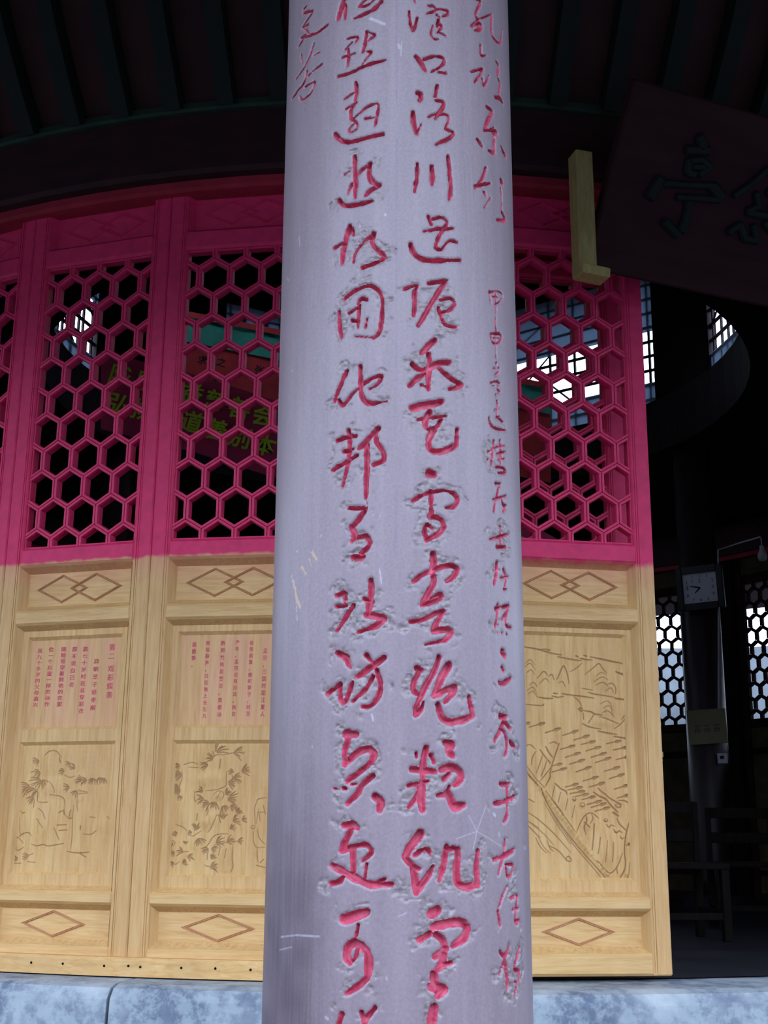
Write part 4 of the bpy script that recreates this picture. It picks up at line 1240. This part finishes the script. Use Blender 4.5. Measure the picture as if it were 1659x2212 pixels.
GRIDS = {'A': (600, 0, 530 / 1659), 'B': (600, 300, 530 / 1659), 'C': (600, 580, 530 / 1659), 'D': (600, 880, 550 / 1659),
         'E': (580, 1180, 570 / 1659), 'F': (570, 1380, 590 / 1659), 'G': (560, 1680, 600 / 1659), 'H': (560, 1850, 600 / 1659)}
GLYPHS = [
    # left edge column
    ('A', 0, '12: 172,62 190,42 | 14: 172,90 235,68 228,95 185,150 165,185 | 14: 165,185 205,165 | 12: 178,195 200,215 215,245 | 17: 335,168 265,222 215,240 150,258 | 12: 150,258 195,225 165,270 135,320'),
    ('A', 0, '13: 242,295 215,380 170,470 120,535 | 12: 155,375 165,430 | 14: 278,352 240,375 | 15: 292,435 200,515 | 15: 195,480 180,560 130,615 95,668 | 13: 180,590 250,545 240,600 215,640 160,680 145,655'),
    # main left column
    ('A', 0, '30: 448,-10 425,60 405,130 | 24: 455,30 455,125 | 20: 595,-10 545,45 | 18: 545,45 600,40 650,0 | 26: 700,10 640,70 515,125'),
    ('A', 0, '14: 465,262 550,240 520,290 | 18: 500,285 455,335 | 18: 475,330 480,380 470,445 | 16: 435,388 520,360 | 22: 600,215 590,290 575,350 | 16: 600,212 665,232 610,275 | 14: 585,350 640,345 600,390 570,435 | 22: 725,405 590,440 500,490 405,518'),
    ('A', 0, '24: 525,555 535,620 520,680 | 16: 445,672 540,610 | 15: 460,735 540,690 | 24: 525,690 490,740 495,800 | 17: 500,810 600,720 685,690 675,760 655,850 | 18: 590,800 650,795 | 15: 490,800 540,830 535,870 490,900 475,875 520,830 | 28: 385,905 430,955 500,960 620,925 710,905'),
    ('B', 1, '30: 520,115 520,180 525,280 520,395 | 14: 448,240 495,205 | 20: 500,300 470,370 | 24: 630,165 560,210 545,240 | 30: 620,170 615,260 650,300 690,310 | 30: 690,310 620,350 590,385 | 28: 410,415 450,450 520,450 640,415'),
    ('B', 1, '34: 485,590 465,660 440,760 430,840 | 34: 500,610 510,650 | 24: 380,740 440,700 | 22: 655,640 580,690 520,770 510,830 | 30: 645,640 635,700 660,740 730,785 700,820 570,870'),
    ('C', 1, '28: 410,290 415,380 425,460 | 26: 445,205 520,145 620,105 690,150 710,230 705,330 690,430 650,465 | 14: 650,470 520,458 | 24: 600,210 560,200 540,240 | 24: 480,300 560,250 | 26: 550,250 545,320 540,400 | 22: 500,350 540,355 | 22: 605,340 590,400'),
    ('C', 1, '28: 465,690 430,770 380,895 | 24: 410,890 435,940 500,850 | 20: 500,850 600,760 710,710 680,780 620,815 | 32: 555,660 560,780 560,850 590,905 640,915 | 22: 640,915 740,895'),
    ('D', 1, '26: 385,220 450,190 510,185 | 28: 460,150 470,220 465,320 440,430 418,510 | 26: 425,290 490,270 | 26: 355,410 420,370 515,310 | 30: 655,135 600,190 560,240 525,270 | 34: 580,240 580,400 570,590 | 30: 640,140 640,230 690,290 690,350 620,375'),
    ('D', 1, '10: 570,595 585,640 575,675 | 28: 465,655 500,660 560,655 | 30: 560,680 510,750 480,780 | 34: 480,780 500,830 480,870 | 30: 490,860 560,830 600,860 590,910 540,950 | 38: 490,975 530,985 555,970'),
    ('E', 1, '30: 430,310 470,285 485,330 | 22: 425,380 490,370 | 16: 470,330 480,370 | 28: 530,370 480,450 425,530 | 36: 640,215 650,270 635,350 620,430 | 26: 600,330 655,350 | 40: 615,430 680,440 735,450 690,490 640,515 | 26: 640,515 560,540'),
    ('E', 1, '38: 430,670 480,690 500,740 | 24: 500,740 515,765 | 34: 370,925 450,865 | 30: 450,865 445,930 465,1000 500,930 530,850 | 32: 615,685 660,740 | 36: 725,700 640,760 550,825 | 28: 655,820 610,900 525,975 | 30: 680,780 705,870 690,950 640,1010 590,1010'),
    ('F', 1, '50: 500,575 555,580 | 34: 510,590 490,680 490,770 | 38: 490,760 560,690 630,660 675,700 650,750 | 34: 650,750 580,810 500,870 | 22: 430,910 445,912 | 24: 480,905 500,912 | 22: 530,885 560,880 | 34: 660,830 600,880 560,950 505,1000 | 44: 675,960 715,990 700,1040'),
    ('G', 1, '38: 500,285 550,275 585,300 | 36: 545,310 510,380 485,440 | 28: 490,440 560,410 640,395 675,440 650,470 615,500 | 36: 560,430 560,510 555,585 | 26: 640,515 630,600 | 38: 435,525 500,560 570,600 650,640 720,640 | 34: 720,640 795,635 | 28: 425,635 480,620 500,590 | 28: 720,620 750,605'),
    ('H', 1, '54: 500,375 560,360 640,335 | 26: 590,410 575,480 | 42: 570,510 525,540 515,590 540,640 | 22: 540,640 575,610 590,540 | 44: 580,515 635,560 660,640 640,730 | 34: 640,730 590,775 515,820'),
    ('H', 1, '34: 490,945 470,1010 | 30: 610,935 625,985 | 34: 625,985 690,905 | 30: 640,975 620,1020'),
    # main right column
    ('A', 0, '17: 890,75 895,150 915,225 945,120 | 14: 925,-10 930,12 | 18: 1020,35 1060,40 1075,70 1010,90 | 18: 1075,60 1150,65 1155,100 1110,110 | 18: 1075,95 1100,120 | 24: 1090,130 1080,180 | 13: 1050,175 1035,230 1060,265 1090,265 | 20: 1090,160 1115,175 1080,220 | 20: 1095,215 1140,245'),
    ('A', 0, '32: 935,380 970,420 1000,475 | 20: 985,400 1060,375 1130,390 1125,430 1085,460 1040,485 | 20: 1085,485 1140,495'),
    ('A', 0, '32: 945,630 975,640 960,680 | 32: 915,760 920,830 940,900 | 16: 940,900 970,840 | 24: 1080,580 1065,650 | 24: 1070,680 1130,690 1110,740 1065,800 | 18: 1020,790 1060,770 1150,770 1160,810 1130,870 | 24: 1140,870 1200,900 1160,935 1070,975'),
    ('B', 0, '24: 945,165 945,250 925,355 | 34: 1042,185 1048,250 1045,305 | 26: 1155,120 1165,230 1175,350 1160,410'),
    ('B', 0, '28: 1020,525 1040,580 | 22: 1050,540 1110,525 1155,560 1120,610 1080,680 1065,740 1110,750 | 20: 990,625 1080,605 1190,605 | 16: 1110,745 1160,680 1215,700 | 32: 900,710 915,770 960,810 1050,825 1150,820 | 26: 1150,820 1235,820'),
    ('C', 1, '22: 855,140 920,110 950,110 925,150 | 32: 925,160 925,250 920,320 | 24: 1020,100 1090,90 1150,80 | 32: 1140,90 1090,150 1020,270 950,385 | 22: 1100,210 1170,195 1205,230 1170,280 1120,290 | 28: 1090,260 1110,330 1130,380 1210,395'),
    ('C', 1, '36: 1065,480 1020,520 970,575 | 34: 1020,580 1030,640 1020,720 1020,815 | 36: 910,645 950,685 1010,680 1080,640 1165,635 | 34: 890,790 950,740 1000,700 | 30: 1080,660 1140,720 1200,760 1260,790 1160,815 | 24: 970,785 1010,800'),
    ('C', 1, '50: 910,945 1000,925 1110,900 | 40: 1030,970 1000,1020 1000,1070 | 22: 950,1020 1010,1010 1140,995 | 24: 1110,1020 1080,1070 1020,1085 | 38: 1060,1090 1020,1150 1020,1210 1060,1240 1140,1235 1210,1190 | 30: 1210,1190 1215,1090'),
    ('D', 1, '56: 990,430 1020,435 | 24: 880,610 940,570 1010,550 1090,535 1150,560 1180,600 1150,650 1095,655 | 28: 1000,545 1000,620 1005,690 985,710 | 32: 990,710 1060,720 1090,770 1060,820 970,865 | 30: 970,865 955,800 975,755 1010,790'),
    ('E', 1, '40: 1035,50 1040,110 1030,170 | 30: 910,220 980,170 1060,140 1150,115 1195,140 1170,190 1120,220 | 36: 1040,190 1040,240 1000,300 965,365 | 28: 965,370 1050,345 1095,320 1080,295 1020,330 | 28: 890,475 960,465 1040,430 1100,400 | 34: 1100,410 1060,480 1030,530 | 38: 1040,535 1120,520 1155,545 1110,590 | 24: 1110,590 990,618'),
    ('F', 1, '38: 930,180 960,190 | 30: 945,200 910,270 905,310 950,350 | 30: 1065,110 1040,190 980,290 930,400 920,460 | 24: 920,465 960,430 970,385 | 42: 1125,160 1080,240 1035,350 | 34: 1040,345 1110,310 1170,285 1160,320 1100,385 | 36: 1060,400 1080,480 1120,505 1200,500 1270,470 | 32: 1270,470 1250,350'),
    ('F', 1, '28: 925,695 930,720 | 38: 985,660 965,760 965,860 | 32: 1020,710 1035,750 | 38: 900,790 960,800 1040,805 | 30: 880,890 950,880 1000,865 | 46: 965,870 955,950 965,1040 | 34: 940,940 880,1025 | 40: 1105,630 1150,640 1120,680 1150,710 | 40: 1080,795 1140,770 1200,810 1195,860 1160,885 | 32: 1095,850 1130,820 | 28: 1060,950 1110,945 1130,900 | 44: 1120,930 1140,990 1160,1030 1215,1010'),
    ('G', 1, '48: 965,330 920,390 870,470 | 32: 870,480 930,540 960,545 | 30: 930,460 1000,420 1020,450 | 40: 920,540 930,620 940,690 | 34: 945,680 1000,600 1040,530 | 36: 1120,410 1105,500 1080,610 | 34: 1120,430 1190,420 | 40: 1190,430 1180,540 1185,640 1240,655 1310,640 | 36: 1305,640 1300,540 1310,440'),
    ('G', 1, '58: 1030,810 1070,790 | 40: 960,970 1020,930 | 44: 1040,890 1120,870 1210,860 1250,900 1230,960 1160,1000 | 38: 1060,940 1110,980 1100,1040 | 36: 1050,1070 1120,1020 | 46: 1100,1060 1100,1110 1060,1150 | 36: 1110,1120 1150,1105'),
    ('H', 1, '46: 1045,705 1050,760 1060,800 | 48: 1030,780 1110,790 1070,835'),
    ('H', 1, '56: 1045,905 1035,960 1025,1020'),
    # right edge column
    ('A', 0, '18: 1345,-5 1380,5 1340,90 | 16: 1340,100 1360,150 1355,210 | 20: 1315,175 1350,150 1380,160 1375,200 1335,205 | 14: 1350,135 1450,95 | 16: 1450,95 1445,180 1450,240 1480,280 1510,300 1520,200'),
    ('A', 0, '18: 1375,310 1375,380 1410,375 | 16: 1310,485 1400,460 1365,510 1335,555 | 12: 1385,530 1395,595 1430,510 | 18: 1480,415 1500,450 1485,510 1510,570 1495,630 | 24: 1475,660 1505,660 1525,700'),
    ('A', 0, '26: 1415,720 1460,755 1420,820 1400,880 | 18: 1410,880 1480,880 1485,910 1450,900 1465,860 | 24: 1465,910 1465,1000 1465,1035 1430,1020 | 26: 1355,945 1385,990 | 26: 1515,995 1530,1030 1545,1065'),
    ('B', 0, '18: 1410,195 1390,260 1335,335 | 24: 1335,320 1440,300 | 20: 1400,365 1410,390 | 13: 1440,400 1400,465 | 38: 1515,290 1520,300 | 13: 1510,330 1520,420 1515,500 | 22: 1520,500 1550,560 1485,545'),
    ('C', 0, '12: 1435,155 1440,230 | 11: 1440,160 1480,150 1525,170 1510,220 1475,245 | 9: 1455,190 1500,195 | 9: 1475,160 1478,270 | 9: 1478,270 1475,400'),
    ('C', 0, '12: 1440,440 1455,500 | 12: 1445,440 1515,440 1510,490 1470,515 1450,490 | 10: 1460,470 1500,470 | 11: 1478,410 1478,600'),
    ('C', 0, '11: 1480,640 1480,680 | 9: 1460,675 1500,672 | 9: 1470,720 1500,690 1470,750 | 14: 1440,775 1480,760 1510,780 1490,795 | 12: 1465,795 1450,780'),
    ('C', 0, '13: 1490,820 1510,835 1475,855'),
    ('C', 0, '11: 1485,895 1490,950 1480,1000 | 9: 1465,960 1505,945 | 11: 1470,1010 1500,1000 | 13: 1485,1000 1525,1040 | 15: 1430,1010 1440,1060 1480,1085 1545,1095 | 8: 1545,1095 1540,1040'),
    ('D', 1, '13: 1375,290 1430,260 | 15: 1410,220 1405,300 1395,380 | 12: 1400,300 1370,340 | 19: 1450,215 1455,290 1455,370 | 11: 1430,260 1485,250 | 11: 1430,300 1490,290 | 11: 1440,340 1480,335 | 16: 1425,390 1470,390 1495,430 1440,425'),
    ('D', 0, '15: 1420,495 1460,495 1435,540 | 15: 1440,540 1420,620 1410,675 | 13: 1405,600 1490,575 | 15: 1460,585 1470,640 1495,645 1470,680'),
    ('D', 1, '20: 1455,775 1455,900 | 18: 1385,858 1440,845 1510,825 | 20: 1430,910 1490,910'),
    ('E', 1, '22: 1440,105 1440,180 1420,235 | 15: 1415,150 1450,150 | 18: 1480,150 1500,200 1490,250 | 13: 1460,200 1510,190 | 11: 1480,270 1500,270'),
    ('E', 1, '18: 1445,365 1440,440 1430,510 | 18: 1430,395 1460,385 | 16: 1470,385 1520,370 1500,420 1470,460 | 18: 1500,420 1490,500 1530,515 | 12: 1445,540 1447,548 | 12: 1470,545 1472,550 | 12: 1500,555 1503,560'),
    ('E', 1, '36: 1475,665 1490,690 | 26: 1472,765 1482,785 | 24: 1455,860 1480,865 1525,830'),
    ('F', 1, '32: 1440,470 1475,470 | 24: 1470,480 1450,530 1405,620 | 24: 1450,540 1475,590 1480,680 1465,710 | 28: 1470,510 1500,545 | 26: 1500,630 1530,660'),
    ('F', 1, '24: 1440,885 1495,880 | 22: 1480,890 1485,1000 1480,1080 1460,1110 | 24: 1405,1000 1470,990 1530,955'),
    ('G', 1, '16: 1470,370 1465,450 1430,575 | 20: 1400,490 1470,465 1525,430 | 14: 1475,520 1520,515 1515,580 1485,600 1475,520 | 9: 1575,370 1580,410'),
    ('G', 1, '13: 1480,655 1450,720 1425,800 | 20: 1430,800 1440,880 | 15: 1505,720 1545,700 | 20: 1545,710 1535,800 1530,870 1555,855 | 13: 1515,790 1550,780'),
    ('H', 1, '22: 1440,570 1460,600 1490,570 1495,520 | 18: 1475,600 1440,700 | 22: 1470,620 1490,720 1485,800 | 18: 1560,545 1540,620 1525,680 1560,680 1555,740 | 13: 1530,750 1545,750 1530,830'),
]
AMAX = math.radians(96)
DS = 0.0014
ZA, ZZ = 1.20, 3.03
ns = int(2 * AMAX * CR / DS) + 1; nz = int((ZZ - ZA) / DS) + 1
xs = np.linspace(-AMAX * CR, AMAX * CR, ns); zs = np.linspace(ZA, ZZ, nz)
sdf = np.full((nz, ns), 0.03); ids = np.full((nz, ns), -1, dtype=np.int32)


def col_stroke(pts):
    q = [on_column(*p) for p in pts]
    return [(a, z) for a, z, _, _ in q], q


for gi, (gk, rgh, s) in enumerate(GLYPHS):
    for wd, pts in parse(s, *GRIDS[gk]):
        sz, q = col_stroke(chaikin(pts))
        r = [max(0.0012, 0.5 * wd * e[2] / (0.55 + 0.45 * math.cos(e[3])) * 1.16) for e in q]
        if len(r) > 1: r[0] *= 0.9; r[-1] *= 0.7; r[len(r) // 2] *= 1.0 + 0.12 * math.sin(gi * 2.3 + len(r))
        splat(sdf, ids, gi, xs, zs, sz, r, 0.016)
nA = value_noise((nz, ns), 6, 11); nB = value_noise((nz, ns), 2.3, 12); nC = value_noise((nz, ns), 22, 13); nD = value_noise((nz, ns), 3.5, 14)
sdf += (nA - 0.5) * 0.0019 + (nB - 0.5) * 0.0008
rflag = np.array([g[1] for g in GLYPHS] + [0], dtype=float)[ids]
near = smooth01((0.0135 - sdf + (value_noise((nz, ns), 11, 41) - 0.5) * 0.018) / 0.006)
rough = rflag * near * smooth01((nC * 0.7 + nA * 0.3 - 0.42) / 0.22)
rough[sdf < 0] = 0
depth = 0.0112 * smooth01(-sdf / 0.0027)
# a soft worn lip, and chiselled ground between the strokes
depth += np.where(sdf >= 0, 0.0009 * smooth01((0.003 - sdf) / 0.003), 0.0009)
chis = value_noise((nz, ns), 9, 21) * 0.5 + np.repeat(np.repeat(np.random.default_rng(5).random((nz // 5 + 1, ns // 9 + 1)), 5, 0), 9, 1)[:nz, :ns] * 0.3 + value_noise((nz, ns), 3, 22) * 0.3
depth += rough * (0.0002 + 0.0030 * np.abs(chis - 0.5) * 2)
# seam, scuffs, chips, dark flank
def field(lst, pad=0.004):
    f = np.full((nz, ns), 0.02)
    for wd, pts in lst:
        sz, q = col_stroke(pts); r = [0.5 * wd * e[2] for e in q]
        splat(f, None, 0, xs, zs, sz, r, pad)
    return f


crack = smooth01((0.0012 - field([(1.2, [(857, -8), (857, 300), (856, 700), (855, 1000), (853, 1300)])]) - 0.0006 * nD) / 0.0012) * smooth01((value_noise((nz, ns), 60, 31) - 0.15) / 0.3)
depth += 0.0009 * crack
sc = [(2.2, [(607, 2024), (640, 2020), (690, 2023)]), (1.6, [(604, 2052), (630, 2046)]), (2.5, [(1030, 1796), (1031, 1795)]), (0.8, [(1030, 1796), (1050, 1740)]), (0.8, [(1030, 1796), (1085, 1830)]),
      (0.8, [(1030, 1796), (985, 1812)]), (0.8, [(1030, 1796), (1012, 1760)]), (0.8, [(1030, 1796), (1022, 1835)]), (5, [(1066, 1757), (1070, 1762)]), (4, [(1078, 1800), (1079, 1806)]), (3, [(832, 462), (833, 465)]),
      (3, [(693, 1157), (694, 1158)]), (2.4, [(641, 1190), (642, 1192)]), (3, [(835, 2112), (836, 2116)]), (5, [(704, 2198), (708, 2201)]), (2.5, [(630, 800), (631, 802)]), (4, [(646, 512), (648, 530)]),
      (3, [(620, 600), (624, 606)]), (2.2, [(806, 1112), (806, 1113)]), (2.2, [(820, 1114), (820, 1115)]), (3, [(803, 1543), (806, 1556)]), (2.4, [(674, 1612), (675, 1614)]), (1.6, [(860, 1980), (878, 1972)]),
      (5, [(860, 96), (864, 104)]), (1.4, [(868, 90), (866, 120)]), (6, [(800, 40), (830, 52)]), (2, [(820, 1230), (824, 1260)])]
scuff = smooth01((0.0009 - field(sc)) / 0.0012) * (0.55 + 0.45 * nD)
scuff[sdf < 0] = 0
chip = smooth01((0.0022 - field([(7, [(634, 1252), (640, 1290), (648, 1312)]), (5, [(652, 1225), (660, 1240)]), (6, [(674, 1192), (683, 1208)]), (4, [(668, 1208), (672, 1222)]), (1.6, [(640, 394), (641, 408)])]) - 0.003 * nD) / 0.002)
chip_w = smooth01((0.0022 - field([(6, [(630, 1244), (634, 1268)]), (3, [(640, 1300), (642, 1340)])]) - 0.003 * nB) / 0.002)
scuff = np.maximum(scuff, 0.6 * chip_w)
# darker patch low on the left flank, fading upward and inward
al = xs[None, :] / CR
flank_dark = smooth01((-al - 0.38) / 0.4) * smooth01((1.80 - zs[:, None]) / 0.45) * 0.95 * (0.6 + 0.4 * nC) * np.ones((nz, ns))
flank_dark = np.maximum(flank_dark, 0.35 * smooth01((-al - 0.75) / 0.3) * smooth01((2.2 - zs[:, None]) / 0.6))

# snap grid points to the stroke outlines so that the edges are clean
gz, gx = np.gradient(sdf, zs[1] - zs[0], xs[1] - xs[0])
mag2 = np.maximum(gx * gx + gz * gz, 0.2)
mk = np.abs(sdf) < 0.52 * DS
sx_ = np.where(mk, np.clip(-sdf * gx / mag2, -0.5 * DS, 0.5 * DS), 0); sz_ = np.where(mk, np.clip(-sdf * gz / mag2, -0.5 * DS, 0.5 * DS), 0)
S = xs[None, :] + sx_; Zg = zs[:, None] + sz_
Rg = CR - depth
ang = S / CR
Vx = axis_x(0) + KX * Zg + Rg * np.sin(ang); Vy = CYC - Rg * np.cos(ang)
V = np.stack([Vx, Vy, Zg], -1).reshape(-1, 3)
col_root = empty('carved_column', (axis_x(0), CYC, 0))
tag(col_root, 'tall round mauve brown column carved with red calligraphy in front of the doors', 'column')
V -= np.array([axis_x(0), CYC, 0])
i = np.arange(nz * ns).reshape(nz, ns)
F = np.stack([i[:-1, :-1], i[:-1, 1:], i[1:, 1:], i[1:, :-1]], -1).reshape(-1, 4)
sf = (sdf[:-1, :-1] + sdf[:-1, 1:] + sdf[1:, 1:] + sdf[1:, :-1]).reshape(-1) / 4
idf = ids[:-1, :-1].reshape(-1)
attrs = {'rough': rough, 'scuff': scuff, 'chip': chip, 'flank_dark': flank_dark, 'crack': crack}


def sub_mesh(name, mask, mat, at):
    f = F[mask]; u, invx = np.unique(f.reshape(-1), return_inverse=True)
    return fast_mesh(name, V[u], invx.reshape(-1, 4), mat, {k: a.reshape(-1)[u] for k, a in at.items()})


cut = sf < 0
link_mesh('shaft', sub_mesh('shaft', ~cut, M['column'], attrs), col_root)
for gi in range(len(GLYPHS)):
    mk_ = cut & (idf == gi)
    if mk_.sum() > 8: link_mesh('carved_character', sub_mesh('carved_character', mk_, M['glyph'], {}), col_root)
# rest of the shaft: back half, foot and head
b = MB(); nb2 = 40
for z in (0.0, ZA, ZZ, 5.35):
    for q in range(nb2 + 1):
        a = AMAX + (2 * math.pi - 2 * AMAX) * q / nb2
        b.v.append((KX * z + CR * math.sin(a), -CR * math.cos(a), z))
w_ = nb2 + 1
for j in range(3):
    for q in range(nb2): b.f.append((j * w_ + q, j * w_ + q + 1, (j + 1) * w_ + q + 1, (j + 1) * w_ + q))
for z0_, z1_ in ((0.0, ZA), (ZZ, 5.35)):
    base = len(b.v)
    for z in (z0_, z1_):
        for q in range(81):
            a = -AMAX + 2 * AMAX * q / 80
            b.v.append((KX * z + CR * math.sin(a), -CR * math.cos(a), z))
    for q in range(80): b.f.append((base + q, base + q + 1, base + 82 + q, base + 81 + q))
b.build('shaft_back', M['column'], col_root, True)
b = MB(); b.lathe([(0, 0), (0.32, 0), (0.34, 0.10), (0.30, 0.22), (0.235, 0.25), (0.15, 0.25)], 40); b.build('stone_base', M['stone'], col_root, True)


# ------------------------------------------------------------------ sub-parts under the part they belong to
SUB = {'red_lettering': 'carved_board', 'text_panel': 'carved_board', 'relief_carving': 'carved_board', 'plain_panel': 'carved_board', 'numeral': 'clock_face', 'clock_hand': 'clock_face',
       'lettering': ('cloth', 'board'), 'ink_character': 'red_cloth', 'carved_character': 'board', 'string': 'card', 'printed_mark': 'card'}
for root in [o for o in COL.objects if o.parent is None]:
    kids = list(root.children)
    byname = {k.name.split('.')[0]: k for k in kids}
    for k in kids:
        want = SUB.get(k.name.split('.')[0])
        for w in (want if isinstance(want, tuple) else (want,)):
            if w and w in byname: k.parent = byname[w]; break
